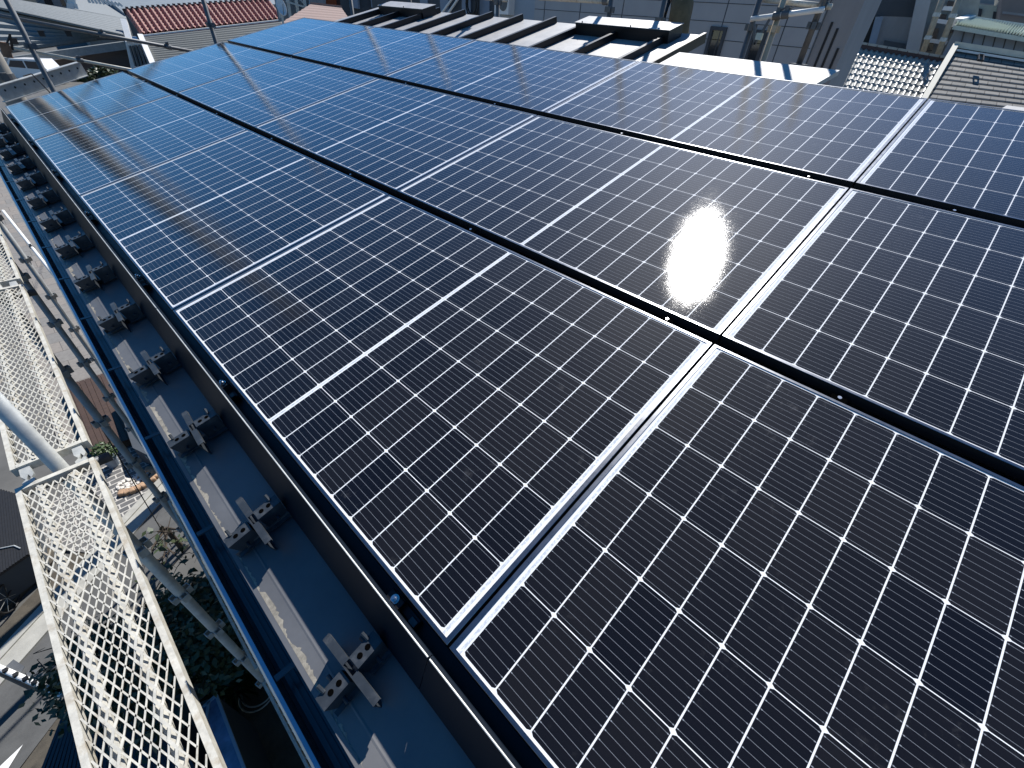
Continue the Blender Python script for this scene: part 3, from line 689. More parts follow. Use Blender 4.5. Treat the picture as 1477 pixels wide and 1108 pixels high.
for k in range(10): pbar(g, (124+5.2*k, -6+1.1*k), (130+5.2*k, 4.5+.55*k), 98, .28)
g.build('louvre', M['white'], h)
h = house_thing('red_tile_house', 'house with a red tiled upper roof and a grey slate lower roof')
def barrel(cols, rows, amp, ramp_):
    return lambda u, v: amp*max(0, math.cos((u*cols % 1.0-.5)*math.pi*1.25))+ramp_*((v*rows) % 1.0)
patch('tiled_roof', M['redtile'], quad([(180, 17), (389, 2), (409, 28), (203, 51)], [78, 78, 71, 71]), 27*6, 8*4, barrel(27, 8, .26, .22), h)
g = MB()
for k in range(28):
    a = at(178+7.5*k, 17.5-.53*k, 77.6); b = at(178+7.5*(k+.94), 17.5-.53*(k+.94), 77.6); g.bar(a, b, .5, .55); g.box(b+Vector((0, 0, .32)), (.18, .5, .2))
g.build('ridge_tiles', M['ridgetile'], h)
wallslab('eave_trim', 'white', [(202, 51), (410, 27.6), (410, 29.4), (203, 53.2)], 70.6, .4, h)
patch('lower_roof', M['slated'], quad([(204, 54), (412, 31), (450, 80), (224, 98)], [70, 70, 62, 62]), 30, 60, saw(15, .09), h)
g = MB(); g.bar(at(179, 30, 72), at(187, 60, 70), .5, .4); g.bar(at(203, 52, 69.5), at(222, 96, 62), .45, .35); g.build('bargeboard', M['white'], h)
wl = wallslab('gable_wall', 'white', [(181, 60), (200, 58), (224, 98), (192, 110)], 71, 6, h)
g = MB()
for k in range(4): pbar(g, (187+4.5*k, 66-.5*k), (199+4.8*k, 106-1.5*k), 70.8, .16)
g.build('groove', M['galvd'], wl)
wallslab('shed_wall', 'brownwall', [(212, 84), (330, 72), (340, 104), (222, 110)], 68, 4, h)
# car and bushes on the lot
t = thing('parked_car', 'white car with dark windows parked before the slate house, seen past the left post', 'car', (0, 0, 0))
c0_ = atz(56, 119, GZ); ax = (Vector((RIGHT.x, RIGHT.y, 0))).normalized(); ay = Vector((-ax.y, ax.x, 0))
k_ = (c0_-CAM).length/70
def cpt(x, y, z): return c0_+ax*x*k_+ay*y*k_+Vector((0, 0, z*k_))
prof = [(-2.3, .35), (-2.35, .95), (-1.5, 1.15), (-.9, 1.85), (1.7, 1.95), (2.2, 1.2), (2.35, .9), (2.3, .35)]
g = MB(); g.slab([cpt(x, -.85, z) for x, z in prof], ay*1.7*k_); g.build('body', M['carwhite'], t)
g = MB(); g.slab([cpt(x, -.87, z) for x, z in [(-1.25, 1.2), (-.8, 1.72), (.3, 1.76), (.3, 1.2)]], ay*.01); g.slab([cpt(x, -.87, z) for x, z in [(.45, 1.2), (.45, 1.76), (1.55, 1.78), (1.9, 1.2)]], ay*.01); g.build('side_window', M['glassdark'], t)
for x in (-1.45, 1.45):
    g = MB(); g.tube(cpt(x, -.9, .33), cpt(x, -.65, .33), .33*k_, seg=16); g.build('wheel', M['cable'], t)
def leaves(g, c, rad, n, size, rng, mi=0, flat=.8):
    for _ in range(n):
        while True:
            p = Vector((rng.uniform(-1, 1), rng.uniform(-1, 1), rng.uniform(-1, 1)))
            if p.length < 1: break
        p = Vector((p.x*rad[0], p.y*rad[1], p.z*rad[2]))+Vector(c)
        d = Vector((rng.gauss(0, 1), rng.gauss(0, 1), rng.gauss(0, .5))).normalized(); n_ = Vector((rng.gauss(0, .6), rng.gauss(0, .6), 1)).normalized()
        s_ = d.cross(n_).normalized(); L = size*rng.uniform(.45, 1.35)
        g.poly([p-d*L*.5, p+s_*L*.26-d*L*.05, p+d*L*.5, p-s_*L*.26-d*L*.05], mi)
rng = random.Random(5)
for i, (p, r, s) in enumerate((((150, 108), 52, 1.0), ((122, 112), 50, .6))):
    c = at(p[0], p[1], r); t = thing('bush', ['green bush beside the parked car, just behind the far panel edge', 'small bush between the parked car and the green bush'][i], 'bush', (0, 0, 0))
    g = MB(); leaves(g, c, (s, s, s*.5), 500, .35, rng); g.build('foliage', M['leaf'], t)
    g = MB(); g.tube(c-Vector((0, 0, s*1.6)), c+Vector((0, 0, .1)), .09, .05, seg=6); g.build('stem', M['bark'], t)

# ================================================================== MIDDLE: BEYOND THE FAR RIDGE CORNER
t = thing('satellite_dish', 'white satellite dish on a post beyond the far corner of the panels', 'satellite dish', (0, 0, 0))
o = at(405.5, 10, 30); g = MB(); n_ = (CAM-o+Vector((3, -2, 4))*3).normalized(); e1 = n_.cross(Vector((0, 0, 1))).normalized(); e2 = e1.cross(n_)
N2 = 20; vs = [o-n_*.10]
for rr, dz in ((.14, -.085), (.26, -.04), (.36, .02)): vs += [o+(e1*math.cos(2*math.pi*i/N2)*.62+e2*math.sin(2*math.pi*i/N2))*rr*1.0+n_*dz for i in range(N2)]
fs = [(0, 1+i, 1+(i+1) % N2) for i in range(N2)]
for ring in range(2): fs += [(1+ring*N2+i, 1+(ring+1)*N2+i, 1+(ring+1)*N2+(i+1) % N2, 1+ring*N2+(i+1) % N2) for i in range(N2)]
g.mesh(vs, fs); dd = g.build('reflector', M['white'], t, True); md = dd.modifiers.new('s', 'SOLIDIFY'); md.thickness = .02
g = MB(); g.tube(o-n_*.1, at(407, 26, 30.2), .035, seg=8); g.tube(at(407, 14, 30.2), at(410, 60, 30.2), .05, seg=8); g.build('post', M['galv'], t)
g = MB(); g.tube(o+e2*-.3, o+n_*.35, .014, seg=6); g.build('arm', M['galvd'], t)
h = house_thing('grey_block', 'grey narrow building with pipes behind the satellite dish', 'building')
wallslab('wall', 'bluegrayroof', [(390, -30), (445, -30), (446, 24), (402, 32)], 48, 5, h, down=0)
wallslab('wall', 'concwall', [(446, -30), (470, -30), (470, 20), (447, 24)], 47, 5, h)
g = MB()
for x in (398, 412, 424, 436): pbar(g, (x, -20), (x+7, 26), 47.4, .22)
pbar(g, (412, 2), (452, 14), 46.8, .1); pbar(g, (428, -6), (444, 12), 46.6, .07); g.build('downpipe', M['galv'], h)
h = house_thing('brown_roof_house', 'small house with a brown hipped roof beyond the far corner of the panels')
patch('roof', M['brownroof'], quad([(449, 6), (492, 11), (512, 40), (405, 34)], [42, 42, 36, 36]), 10, 32, saw(8, .05), h)
g = MB(); g.bar(at(448, 6, 42), at(493, 11, 42), .22, .2); g.build('ridge_cap', M['brownroof'], h)
h = house_thing('orange_house', 'orange rendered house wall above the small brown roof')
wallslab('wall', 'orange', [(460, -40), (487, -40), (491, 12.5), (463, 8)], 52, 6, h)
g = MB(); pbar(g, (486, -30), (490, 11), 51.6, .35); g.build('corner_trim', M['ridgetile'], h)
h = house_thing('dark_roof_building', 'dark navy building edge at the top, behind the farther ridge vent', 'building')
wallslab('wall', 'walldark', [(488, -40), (640, -40), (640, 30), (492, 22)], 44, 8, h)
for x in (510, 540, 575):
    g = MB(); pbar(g, (x, -20), (x+3, 12), 43.6, .5); g.build('window_band', M['bluewall'], h)

# ================================================================== RIGHT: NEIGHBOURS BEHIND THE RIDGE
def facade(name, label, x, y0, y1, ztop, m, depth=6, hj=(), vj=()):
    t = thing(name, label, 'house', (x, y0, GZ))
    g = MB(); g.box((depth/2, (y1-y0)/2, (ztop-GZ)/2), (depth, y1-y0, ztop-GZ)); wl = g.build('wall', M[m], t)
    g = MB()
    for z in hj: g.box((-.001, (y1-y0)/2, z-GZ), (.006, y1-y0-.02, .008))
    for y in vj: g.box((-.001, y-y0, (ztop-GZ)/2+2.5), (.007, .012, ztop-GZ-5.2))
    if hj: g.build('siding_joint', M['walldark'], wl)
    g = MB(); g.box((depth/2, (y1-y0)/2, ztop-GZ+.03), (depth+.08, y1-y0+.06, .06)); g.build('parapet_cap', M['galv'], t)
    return t
hj = [.86-.21*k for k in range(4)][::-1]+[1.07, 1.28, 1.49, 1.70, 1.91]
gh = facade('grey_house', 'grey sided house with narrow slit windows behind the ridge scaffold', 8.0, 1.955, 7.16, 2.15, 'wallgray', 1.5, hj, (2.40, 3.31, 4.22, 5.13, 6.04, 6.9))
def slit(parent, o, y0, y1, z0, z1):
    a = MB(); f = .045
    for c, d in (((-.012, (y0+y1)/2, z0+f/2), (.04, y1-y0, f)), ((-.012, (y0+y1)/2, z1-f/2), (.04, y1-y0, f)), ((-.012, y0+f/2, (z0+z1)/2), (.04, f, z1-z0-2*f)), ((-.012, y1-f/2, (z0+z1)/2), (.04, f, z1-z0-2*f))):
        a.box((c[0], c[1]-o[1], c[2]-o[2]), d)
    w_ = a.build('window', M['walldark'], parent)
    b_ = MB(); b_.box((.002, (y0+y1)/2-o[1], (z0+z1)/2-o[2]), (.012, y1-y0-.1, z1-z0-.1)); b_.build('pane', M['glassdark'], w_)
slit(gh, (8, 1.955, GZ), 3.21, 3.47, .45, 1.225)
slit(gh, (8, 1.955, GZ), 2.60, 2.82, .45, 1.225)
slit(gh, (8, 1.955, GZ), 4.9, 5.15, -.6, .25)
pr = facade('concrete_pier', 'weathered grey concrete wall with dark vertical slots at the edge of the grey house', 8.05, 1.56, 1.945, 2.4, 'concwall', .9)
g = MB()
for y, z0, z1 in ((1.83, .86, 1.36), (1.735, .80, 1.30), (1.63, .5, 1.1)): g.box((-.002, y-1.56, (z0+z1)/2-GZ), (.02, .028, z1-z0))
g.build('slot', M['cable'], pr)
pb = facade('pale_blue_house', 'narrow pale blue wall left of the grey house, behind the ridge', 8.3, 7.35, 8.6, 2.2, 'wallblue', 5)
db = facade('dark_house', 'dark house wall hung with white pipes behind the ridge scaffold', 9.6, 9.0, 15.5, 2.0, 'walldark', 6)
g = MB()
for p in ((638, 18, 654, -4), (646, 20, 664, -6)): g.tube(atx(p[0], p[1], 9.5)-Vector((9.6, 9.0, GZ)), atx(p[2], p[3], 9.5)-Vector((9.6, 9.0, GZ)), .03, seg=8)
g.build('pipe', M['white'], db)
g = MB()
for y in (9.6, 10.3, 11.0, 11.9, 12.8): g.box((-.01, y-9, .9-GZ), (.04, .35, 1.9))
g.build('window', M['bluewall'], db)
t = thing('cable_coil', 'black cable coiled on the wall right of the white pipes behind the ridge', 'cable', tuple(atx(682, 6, 9.45)))
g = MB()
for rr, of in ((.20, 0), (.24, .02), (.17, .04)):
    pts = [Vector((-of, math.cos(i*math.pi/9)*rr, math.sin(i*math.pi/9)*rr*1.1)) for i in range(19)]; g.path(pts, .018, 6)
g.build('coil', M['cable'], t); g = MB(); g.box((.02, 0, .22), (.05, .06, .05)); g.build('hook', M['galv'], t)
t = thing('air_conditioner', 'white air conditioner beside the pale blue wall behind the ridge', 'air conditioner', tuple(atx(732, 6, 8.25)))
g = MB(); g.box((.0, .05, 0), (.25, .42, .34)); g.build('case', M['white'], t)
g = MB(); g.tube((-.127, .0, 0), (-.132, .0, 0), .12, seg=16); g.build('fan_grille', M['galvd'], t)
# buildings further right
h = house_thing('shaded_apartments', 'dark blue apartment block in shade between the concrete wall and the tan poles', 'building')
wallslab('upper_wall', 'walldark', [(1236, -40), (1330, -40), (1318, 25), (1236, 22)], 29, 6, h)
wallslab('opening_shade', 'cable', [(1180, 20), (1275, 22), (1258, 90), (1150, 150)], 29.4, 5, h)  # black slab stands for the shade in the opening and alley
wallslab('wall', 'concwall', [(1270, 22), (1325, 26), (1306, 90), (1256, 90)], 29, 6, h)
wallslab('pier', 'wallgray', [(1330, -40), (1352, -40), (1322, 90), (1303, 88)], 28.5, 6, h)
wallslab('side_wall', 'bluewall', [(1263, 24), (1274, 24), (1262, 68), (1252, 66)], 28.7, 1, h)
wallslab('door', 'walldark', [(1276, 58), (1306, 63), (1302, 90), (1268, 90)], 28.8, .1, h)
wallslab('step', 'beige', [(1208, 84), (1246, 90), (1244, 98), (1200, 92)], 28, 1.5, h)
h = house_thing('balcony_house', 'pale house front cluttered with balcony things between the two tan poles', 'house')
wallslab('wall', 'concrete', [(1345, -40), (1420, -40), (1400, 90), (1318, 80)], 30, 6, h)
g = MB(); g.build('x', M['white'], h) if False else None
for a, b in (((1360, 12), (1376, 13)), ((1350, 30), (1376, 34)), ((1338, 58), (1366, 62))):
    g = MB(); pbar(g, a, b, 29, .13); g.build('balcony_rail', M['white'], h)
for p in ((1372, 8, 9, 14), (1362, 26, 9, 12), (1349, 48, 11, 16), (1343, 66, 10, 16), (1376, 40, 5, 14)):
    wallslab('window', 'glassdark', [(p[0]-p[2]/2, p[1]-p[3]/2), (p[0]+p[2]/2, p[1]-p[3]/2+1), (p[0]+p[2]/2-4, p[1]+p[3]/2), (p[0]-p[2]/2-4, p[1]+p[3]/2)], 29.8, .1, h)
for i, (a, b) in enumerate((((1366, -20), (1328, 84)), ((1391, -20), (1349, 88)))):
    A, B = at(*a, 27), at(*b, 27); A = Vector((B.x, B.y, A.z)) if False else A
    g = MB(); g.tube(Vector((0, 0, 0)), A-B, .10, seg=10)
    o = thing('tan_pole', ['left tan pole in front of the balcony house', 'right tan pole in front of the balcony house, next to the blue cladding'][i], 'pole', tuple(B), (0, 0, 0), 'tan poles by the balcony house')
    g.build('shaft', M['tan'], o, True)
    for f in (.3, .62):
        q = MB(); c = (A-B)*f; q.box(c, (.22, .22, .12)); q.build('clamp', M['galv'], o)
h = house_thing('corrugated_roof_shed', 'blue grey clad shed with a pale corrugated roof at the upper right', 'shed')
patch('roof', M['greenmetal'], quad([(1397, 27), (1530, 47), (1530, 61), (1377, 35)], [30, 30, 27, 27]), 36*4, 6, lambda u, v: .10*math.sin(u*36*2*math.pi), h)
g = MB(); g.bar(at(1379, 33, 27.6), at(1399, 27, 30), .3, .25); g.bar(at(1397, 26.5, 30), at(1530, 46.5, 30), .3, .16); g.build('edge_trim', M['white'], h)
wl = wallslab('wall', 'bluewall', [(1380, 37), (1530, 63), (1530, 110), (1352, 95)], 27.4, 5, h)
g = MB()
for k in range(9): pbar(g, (1393+15*k, 38+2.6*k), (1378+15*k, 92+2*k), 27.35, .035)
g.build('seam', M['walldark'], wl)
h = house_thing('slate_roof_house', 'house with grey slate courses and a cream edged ridge at the right edge')
patch('roof', M['slatecourse'], quad([(1381, 69), (1520, 91), (1520, 215), (1310, 195)], [25, 25, 20.5, 20.5]), 20, 72, saw(18, .03), h, su=5, sv=18*.25)
g = MB(); g.bar(at(1376, 64, 25), at(1530, 88, 25), .30, .16); g.bar(at(1378, 66, 24.9), at(1300, 198, 20.4), .17, .14); g.build('edge_trim', M['cream'], h)
g = MB(); g.bar(at(1380, 72, 24.7), at(1530, 96, 24.7), .07, .06); g.build('ridge_batten', M['white'], h)
g = MB(); a, b, c, d = at(1411.5, 79, 24.1), at(1418.5, 80, 24.1), at(1417.5, 88, 23.8), at(1411, 87, 23.8)
for p, q in ((a, b), (b, c), (c, d), (d, a)): g.bar(p, q, .035, .06)
g.build('roof_hook', M['black'], h)
h = house_thing('glazed_tile_house', 'house with a pale glazed tile roof and black ridge before the slate roof')
def kaw(cols, rows):
    def f(u, v):
        fv = (v*rows) % 1.0; fu = (u*cols+.0) % 1.0
        return .046*math.sin(math.pi*min(1, fu/.72))*(1 if fu < .72 else 0)+.042*fv
    return f
patch('tiled_roof', M['kawara'], quad([(1240, 68), (1372, 89), (1318, 185), (1196, 160)], [26, 26, 22.3, 22.3]), 16*9, 11*5, kaw(16, 11), h)
g = MB()
for k in range(9):
    f0, f1 = k/9, (k+.93)/9; A, B = at(1238, 61.5, 25.9), at(1372, 84, 25.9); g.bar(A+(B-A)*f0, A+(B-A)*f1, .20, .075)
g.build('ridge_cap', M['kawara'], h)
g = MB(); g.bar(at(1238, 66.5, 25.9), at(1372, 89, 25.9), .16, .20); g.build('ridge_side', M['ridgetile'], h)
g = MB()
for k in range(9):
    a = Vector(at(1237, 74, 25.7)); b = Vector(at(1196, 158, 22.2)); c = a+(b-a)*k/9; d = a+(b-a)*(k+.85)/9; g.bar(c, d, .19, .07)
g.build('verge_tiles', M['concrete'], h)
h = house_thing('white_apartments', 'pale apartment block with dark windows far behind the corrugated roof', 'building')
wl = wallslab('wall', 'greenmetal', [(1383, 4), (1458, 10), (1462, 45), (1383, 36)], 60, 8, h)
for p in ((1402, 18, 9, 13), (1413, 18, 6, 12), (1436, 23, 8, 13), (1391, 19, 3, 5)): wallslab('window', 'walldark', [(p[0]-p[2]/2+1, p[1]-p[3]/2), (p[0]+p[2]/2+1, p[1]-p[3]/2+1), (p[0]+p[2]/2-1, p[1]+p[3]/2), (p[0]-p[2]/2-1, p[1]+p[3]/2-1)], 59.8, .1, h)
h = house_thing('grey_green_building', 'flat grey green building above the pale apartment block', 'building')
wallslab('wall', 'bluegrayroof', [(1383, -50), (1460, -50), (1458, 11), (1383, 5)], 75, 10, h)
g = MB()
for p in ((1385, 7, 1458, 14),): pbar(g, (p[0], p[1]), (p[2], p[3]), 74.5, .5)
g.build('cornice', M['concwall'], h)
h = house_thing('brown_grey_building', 'plain brown grey building in the upper right corner', 'building')
wallslab('wall', mat('brown_grey_wall', (.22, .19, .18), .8, 0, .08, 1), [(1452, -50), (1560, -50), (1560, 62), (1440, 40)], 55, 10, h)
g = MB(); pbar(g, (1446, 18), (1560, 32), 54.6, .12); g.build('joint', M['concwall'], h)
# antenna
t = thing('tv_antenna', 'silver television antenna with many short rods beside the concrete wall', 'antenna', (0, 0, 0))
r_ = 11.5; A, B = at(1228.5, 19, r_), at(1216, 54, r_); ex = Vector((RIGHT.x, RIGHT.y, 0)).normalized()
g = MB(); g.tube(A, B, .012, seg=6); g.tube(at(1222, 36, r_), at(1206, 100, r_+.1), .016, seg=8); g.build('boom', M['black'], t)
for k in range(8):
    c = A+(B-A)*(k/7.); q = MB(); L_a = .125 if k not in (3,) else .07; q.tube(c-ex*L_a, c+ex*L_a, .0085, seg=6); q.build('rod', M['galv'], t)
g = MB(); c = at(1224, 34, r_); g.tube(c, at(1255, 31, r_), .012, seg=6); g.tube(c, at(1252, 37, r_), .010, seg=6); g.tube(c, at(1240, 30, r_), .010, seg=6); g.tube(c, at(1236, 41, r_), .008, seg=6); g.build('reflector_rod', M['galv'], t)
# far skyline
rng = random.Random(3)
lab = ['far beige block on the skyline, leftmost', 'far grey block on the skyline behind the white chimney cowl', 'far brown block on the skyline behind the red tiles', 'far pale block on the skyline behind the dish',
       'far slate block on the skyline behind the orange house', 'far cream block on the skyline behind the pale blue wall', 'far tan block on the skyline behind the grey house', 'far dull block on the skyline behind the shaded apartments', 'far grey block on the skyline behind the slate roof']
for i, azd in enumerate((0, 7, 14, 20, 28, 40, 58, 76, 90)):
    r = 190+20*(i % 3); a = R(azd); c = Vector((CAM.x+math.sin(a)*r, CAM.y+math.cos(a)*r, GZ)); hh = r*math.tan(R(5.5+1.2*(i % 2)))+8
    t = thing('distant_block', lab[i], 'building', tuple(c), (0, 0, -a)); wd = r*R(13)
    g = MB(); g.box((0, 8, hh/2), (wd, 16, hh)); g.build('wall', [M['beige'], M['wallgray'], M['concwall'], M['wallblue']][i % 4], t)
    g = MB()
    for z in range(int(hh/3)-1):
        for x in range(int(wd/3.5)-1): g.box((-wd/2+3.4+3.5*x, -.05, 3.2+3*z), (1.7, .12, 1.4))
    g.build('window', M['glassdark'], t)

# ================================================================== YARD AND LANE BELOW
def gp(px, py, z=GZ): return atz(px, py, z)
t = thing('potted_shrub', 'green shrub in a pot on the paving beside the brown deck', 'plant', tuple(gp(166, 672)))
g = MB(); leaves(g, (0, 0, .45), (.20, .20, .22), 420, .085, random.Random(2)); g.build('foliage', M['leaf2'], t)
g = MB(); g.tube((0, 0, 0), (0, 0, .26), .09, .13, seg=14); g.build('pot', M['wallblue'], t)
t = thing('stone_bed', 'small flower bed of white stones with a curved orange stone edge on the paving', 'flower bed', tuple(gp(190, 702)))
g = MB(); rng = random.Random(8)
for k in range(13):
    a = -2.4+k*.26; c = Vector((math.cos(a)*.36+.10, math.sin(a)*.24+.04, .05)); g.box(c, (.15, .12, .13), 0, Matrix.Rotation(a+.5+rng.uniform(-.2, .2), 3, 'Z'))
e_ = g.build('edging', M['stone'], t); md = e_.modifiers.new('bevel', 'BEVEL'); md.width = .035; md.segments = 3
g = MB()
for k in range(70):
    a = rng.uniform(0, 6.28); q = rng.uniform(0, 1)**.5; c = Vector((math.cos(a)*q*.32+.06, math.sin(a)*q*.2+.05, .04)); s_ = rng.uniform(.03, .08)
    g.box(c, (s_, s_*.8, s_*.7), 0, Matrix.Rotation(rng.uniform(0, 3), 3, 'Z') @ Matrix.Rotation(rng.uniform(-.4, .4), 3, 'X'))
e_ = g.build('stones', M['whitestone'], t); md = e_.modifiers.new('bevel', 'BEVEL'); md.width = .012; md.segments = 2
a, b, c, d = gp(112, 556), gp(196, 612), gp(198, 662), gp(150, 640)
t = thing('timber_deck', 'dark brown timber deck in the narrow strip between planks and gutter', 'deck', (0, 0, 0))
g = MB(); base = [Vector((-1.75, 10.35, GZ)), Vector((-.9, 10.35, GZ)), Vector((-.8, 13.4, GZ)), Vector((-1.75, 13.4, GZ))]
for k in range(9):
    f0, f1 = k/9., (k+.93)/9.; P = lambda f, e: base[0+3*e].lerp(base[1+1*e], f)
    g.slab([P(f0, 0)+Vector((0, 0, .22)), P(f1, 0)+Vector((0, 0, .22)), P(f1, 1)+Vector((0, 0, .22)), P(f0, 1)+Vector((0, 0, .22))], (0, 0, -.03))
g.build('boards', M['wood'], t)
g = MB(); g.slab([p+Vector((0, 0, .18)) for p in base], (0, 0, -.17)); g.build('frame', M['bark'], t)
t = tag((lambda g: (g.slab([gp(182, 596)+Vector((0, 0, .5)), gp(236, 640)+Vector((0, 0, .5)), gp(236, 682)+Vector((0, 0, .5)), gp(208, 668)+Vector((0, 0, .5))], (0, 0, -.45)), g.build('shaded_slab', M['walldark']))[1])(MB()), 'flat slab coloured as a shaded wall between the timber deck and the gutter', 'wall_slab')  # dark colour stands for a wall patch in shade
# bicycle on the lane side
t = thing('bicycle', 'dark bicycle with a wire basket leaning by the border boards', 'bicycle', tuple(gp(40, 842)), (0, 0, R(62)))
def ring(g, c, r, tr, nx, n=28, seg=6):
    nx = Vector(nx).normalized(); o = nx.orthogonal().normalized(); q = nx.cross(o); c = Vector(c)
    g.path([c+(o*math.cos(2*math.pi*i/n)+q*math.sin(2*math.pi*i/n))*r for i in range(n+1)], tr, seg)
for x in (-.36, .36):
    g = MB(); ring(g, (x, 0, .24), .235, .018, (0, 1, 0)); wl = g.build('wheel', M['cable'], t)
    g = MB()
    for k in range(8):
        a = k*math.pi/4; g.tube((x, 0, .24), (x+math.cos(a)*.22, 0, .24+math.sin(a)*.22), .003, seg=4)
    g.build('spokes', M['galv'], wl)
g = MB(); g.path([(-.36, 0, .24), (-.10, 0, .25), (.27, 0, .55), (-.15, 0, .55), (-.36, 0, .24)], .013); g.path([(-.10, 0, .25), (-.18, 0, .64)], .012); g.path([(.36, 0, .24), (.26, 0, .72)], .012); g.build('frame', M['cable'], t)
g = MB(); g.path([(.18, -.22, .74), (.27, -.10, .74), (.27, .10, .74), (.18, .22, .74)], .010); g.build('handlebar', M['galv'], t)
g = MB(); g.box((-.19, 0, .66), (.20, .10, .04)); g.build('saddle', M['black'], t)
g = MB()
for z in (.48, .56, .64, .70):
    x0, x1, y0 = .31, .55, .14; g.path([(x0, -y0, z), (x1, -y0, z), (x1, y0, z), (x0, y0, z), (x0, -y0, z)], .005, 5)
for k in range(7):
    y = -.14+.28*k/6; g.path([(.31, y, .48), (.55, y, .48)], .003, 4); g.path([(.55, y, .48), (.55, y, .70)], .003, 4)
g.build('basket', M['greenmetal'], t)
# sheds and dark roofs
def ribbed(name, label, c4, thick, m, n, cat='shed'):
    TL, TR, BR, BL = [Vector(c) for c in c4]; nn = (TR-TL).cross(BL-TL).normalized(); nn = nn if nn.z > 0 else -nn
    t = thing(name, label, cat, (0, 0, 0)); g = MB(); g.slab([TL, TR, BR, BL], -nn*.03)
    for k in range(n):
        f = (k+.5)/n; a = TL.lerp(TR, f)+nn*.012; b = BL.lerp(BR, f)+nn*.012; g.bar(a, b, .03, .024, up=nn)
    g.build('roof', M[m], t); g = MB(); cc = [c-nn*.031 for c in (TL, TR, BR, BL)]; g.slab([c.lerp((TL+TR+BR+BL)/4, .06)-nn*.031 for c in (TL, TR, BR, BL)], (0, 0, -thick)); g.build('wall', M['walldark'], t)
z = -5.6
ribbed('ribbed_shed', 'dark blue ribbed shed roof beside the lane at the lower left corner', [gp(92, 1030, z), gp(230, 1010, z), gp(300, 1140, z), gp(40, 1160, z)], 1.3, 'walldark', 34)
z = -6.3
ribbed('ribbed_shed', 'dark ribbed roof left of the nearest plank, beyond the lane', [gp(-60, 690, z), gp(30, 715, z), gp(42, 800, z), gp(-60, 870, z)], .6, 'cable', 24)
# bracket with insulators
t = thing('insulator_arm', 'white arm carrying dark clips and a flat shade above the lane', 'bracket', (0, 0, 0))
z = -5.9; A, B = gp(-25, 953, z), gp(90, 1003, z)
g = MB(); g.tube(A, B, .034, seg=12); g.build('arm', M['white'], t)
for f in (.32, .45, .57, .68):
    g = MB(); c = A.lerp(B, f); g.box(c+Vector((0, 0, .01)), (.045, .05, .10)); g.build('clip', M['cable'], t)
for f, w_ in ((.36, .26), (.62, .30)):
    g = MB(); c = A.lerp(B, f); d = (B-A).normalized(); s_ = Vector((-d.y, d.x, 0)).normalized()
    g.slab([c-d*w_*.5+s_*.01, c+d*w_*.5+s_*.02, c+d*w_*.35+s_*.10, c-d*w_*.5+s_*.12], (0, 0, .006)); g.build('shade', M['galvd'], t)
g = MB(); g.tube(A-Vector((.02, 0, 0)), Vector((A.x-.02, A.y, GZ)), .045, seg=12); g.build('post', M['galvd'], t)
# glazed cabinet beside the house
z = -5.5
t = thing('glass_cabinet', 'pale blue glazed cabinet in the shade right of the nearest plank', 'cabinet', (0, 0, 0))
c4 = [gp(291, 1022, z), gp(312, 1003, z), gp(372, 1160, z), gp(322, 1160, z)]
g = MB(); g.slab(c4, (0, 0, -.02)); g.build('lid', mat('blue_glazing', (.16, .22, .34), .12, 0, .5, 5, spec=.7), t)
g = MB(); g.slab([c-Vector((0, 0, .03)) for c in c4], (0, 0, -1.4)); g.build('box', M['walldark'], t)
g = MB()
for a, b in ((c4[0], c4[1]), (c4[1], c4[2]), (c4[3], c4[0]), (c4[0].lerp(c4[1], .5), c4[0].lerp(c4[3], .2))): g.bar(a, b, .03, .03)
g.build('frame', M['wallblue'], t)
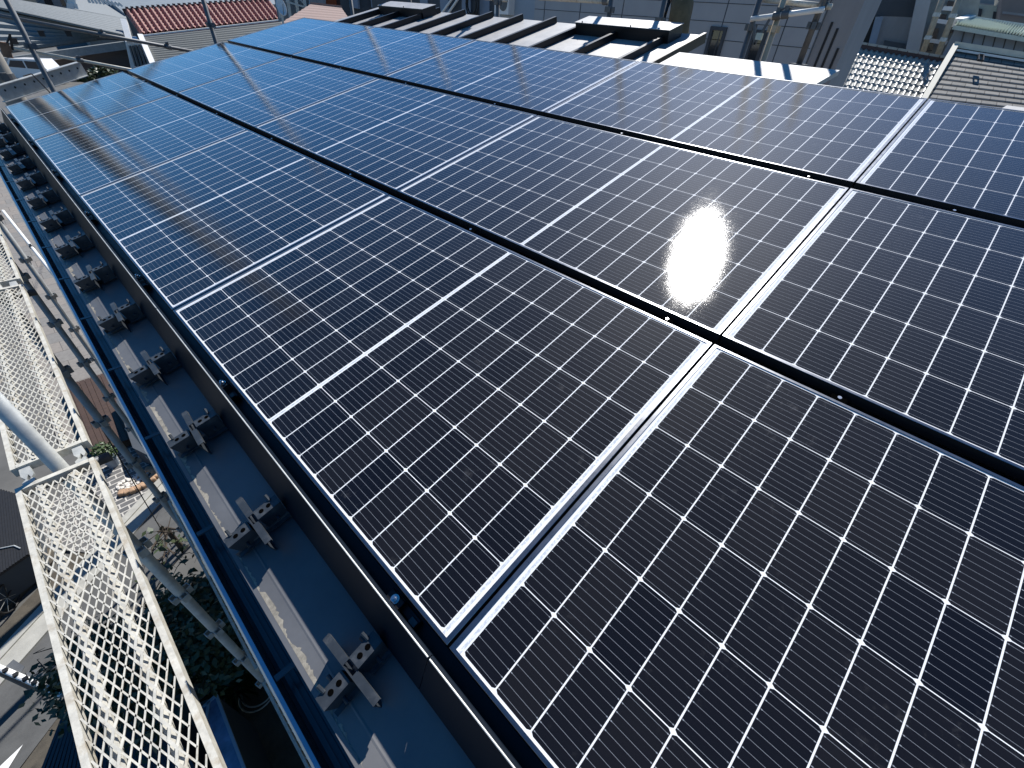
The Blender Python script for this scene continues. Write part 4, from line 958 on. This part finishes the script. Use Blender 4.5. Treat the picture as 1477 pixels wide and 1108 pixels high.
# tree in the yard
def tree(name, label, base, tips, crown, n, leaf, seed, size=.13, r0=.07):
    rng = random.Random(seed); t = thing(name, label, 'tree', tuple(base)); B = Vector(base)
    g = MB(); stem = Vector((0, 0, (crown[2]-B.z)*.55)); g.tube((0, 0, 0), stem, r0, r0*.7, seg=8)
    ends = []
    for tp in tips:
        e = Vector(tp)-B; m = stem.lerp(e, .5)+Vector((rng.uniform(-.15, .15), rng.uniform(-.15, .15), .1)); g.tube(stem, m, r0*.55, r0*.3, seg=6); g.tube(m, e, r0*.3, r0*.1, seg=5); ends.append((m, e))
        for _ in range(5):
            s_ = m.lerp(e, rng.uniform(.1, .9)); d = Vector((rng.gauss(0, 1), rng.gauss(0, 1), rng.gauss(0, .4))).normalized()*rng.uniform(.25, .55); k = s_+d*.5+Vector((rng.uniform(-.06, .06), rng.uniform(-.06, .06), .04))
            g.tube(s_, k, r0*.16, r0*.11, seg=4); g.tube(k, s_+d, r0*.11, r0*.05, seg=4)
            e2 = s_+d+Vector((rng.uniform(-.2, .2), rng.uniform(-.2, .2), rng.uniform(-.05, .1))); g.tube(s_+d, e2, r0*.07, r0*.03, seg=4)
    g.build('trunk', M['bark'], t)
    g = MB()
    for m, e in ends:
        for f in (.5, .75, 1.0): leaves(g, m.lerp(e, f), (.38, .38, .22), n, size, rng)
    g.build('crown', M[leaf], t)
Zt = -5.0
tree('leafy_tree', 'dark leafy garden tree under the gutter, between the nearest plank and the house', gp(300, 930, GZ),
     [gp(262, 865, Zt), gp(300, 900, Zt), gp(280, 930, Zt+.3), gp(322, 950, Zt), gp(250, 905, Zt+.2), gp(300, 870, Zt-.4), gp(240, 950, Zt+.2)], gp(285, 900, Zt), 300, 'leaf', 4, size=.095)
tree('bare_tree', 'nearly bare tree with thin crooked branches over the lane', gp(262, 790, GZ), [gp(285, 770, -5.8), gp(250, 768, -5.9), gp(232, 820, -5.8), gp(268, 815, -5.8), gp(222, 838, -5.8)], gp(262, 790, -5.8), 6, 'leaf', 9, r0=.05)
tree('leafy_tree', 'second dark leafy tree under the nearest plank at the bottom left', gp(180, 960, GZ), [gp(100, 985, -5.0), gp(135, 1010, -5.0), gp(180, 970, -4.8), gp(215, 1040, -4.9), gp(150, 930, -5.1)], gp(150, 980, -5), 170, 'leaf', 6, size=.09)
t = thing('spiky_plant', 'dark spiky plant in the deep shade below the gutter', 'plant', tuple(gp(342, 995)))
g = MB(); rng = random.Random(1)
for k in range(40):
    a = rng.uniform(0, 6.28); L = rng.uniform(.3, .55); d = Vector((math.cos(a), math.sin(a), 0)); s_ = Vector((-d.y, d.x, 0))*.015
    g.poly([s_, d*L*.5+s_+Vector((0, 0, .28)), d*L+Vector((0, 0, .14)), d*L*.5-s_+Vector((0, 0, .28)), -s_])
g.build('blades', M['leaf2'], t); g = MB(); g.tube((0, 0, -.02), (0, 0, .06), .05, .03, seg=8); g.build('crown', M['bark'], t)
t = thing('hose_reel', 'pale garden hose lying in loops in the shade below the gutter', 'hose', tuple(gp(372, 1000)))
g = MB(); ring(g, (0, 0, .02), .24, .012, (0, 0, 1)); ring(g, (.03, .02, .04), .22, .012, (.05, 0, 1)); g.build('loops', M['galv'], t); g = MB(); g.tube((.24, 0, .02), (.33, .03, .02), .014, seg=6); g.build('nozzle', M['cable'], t)
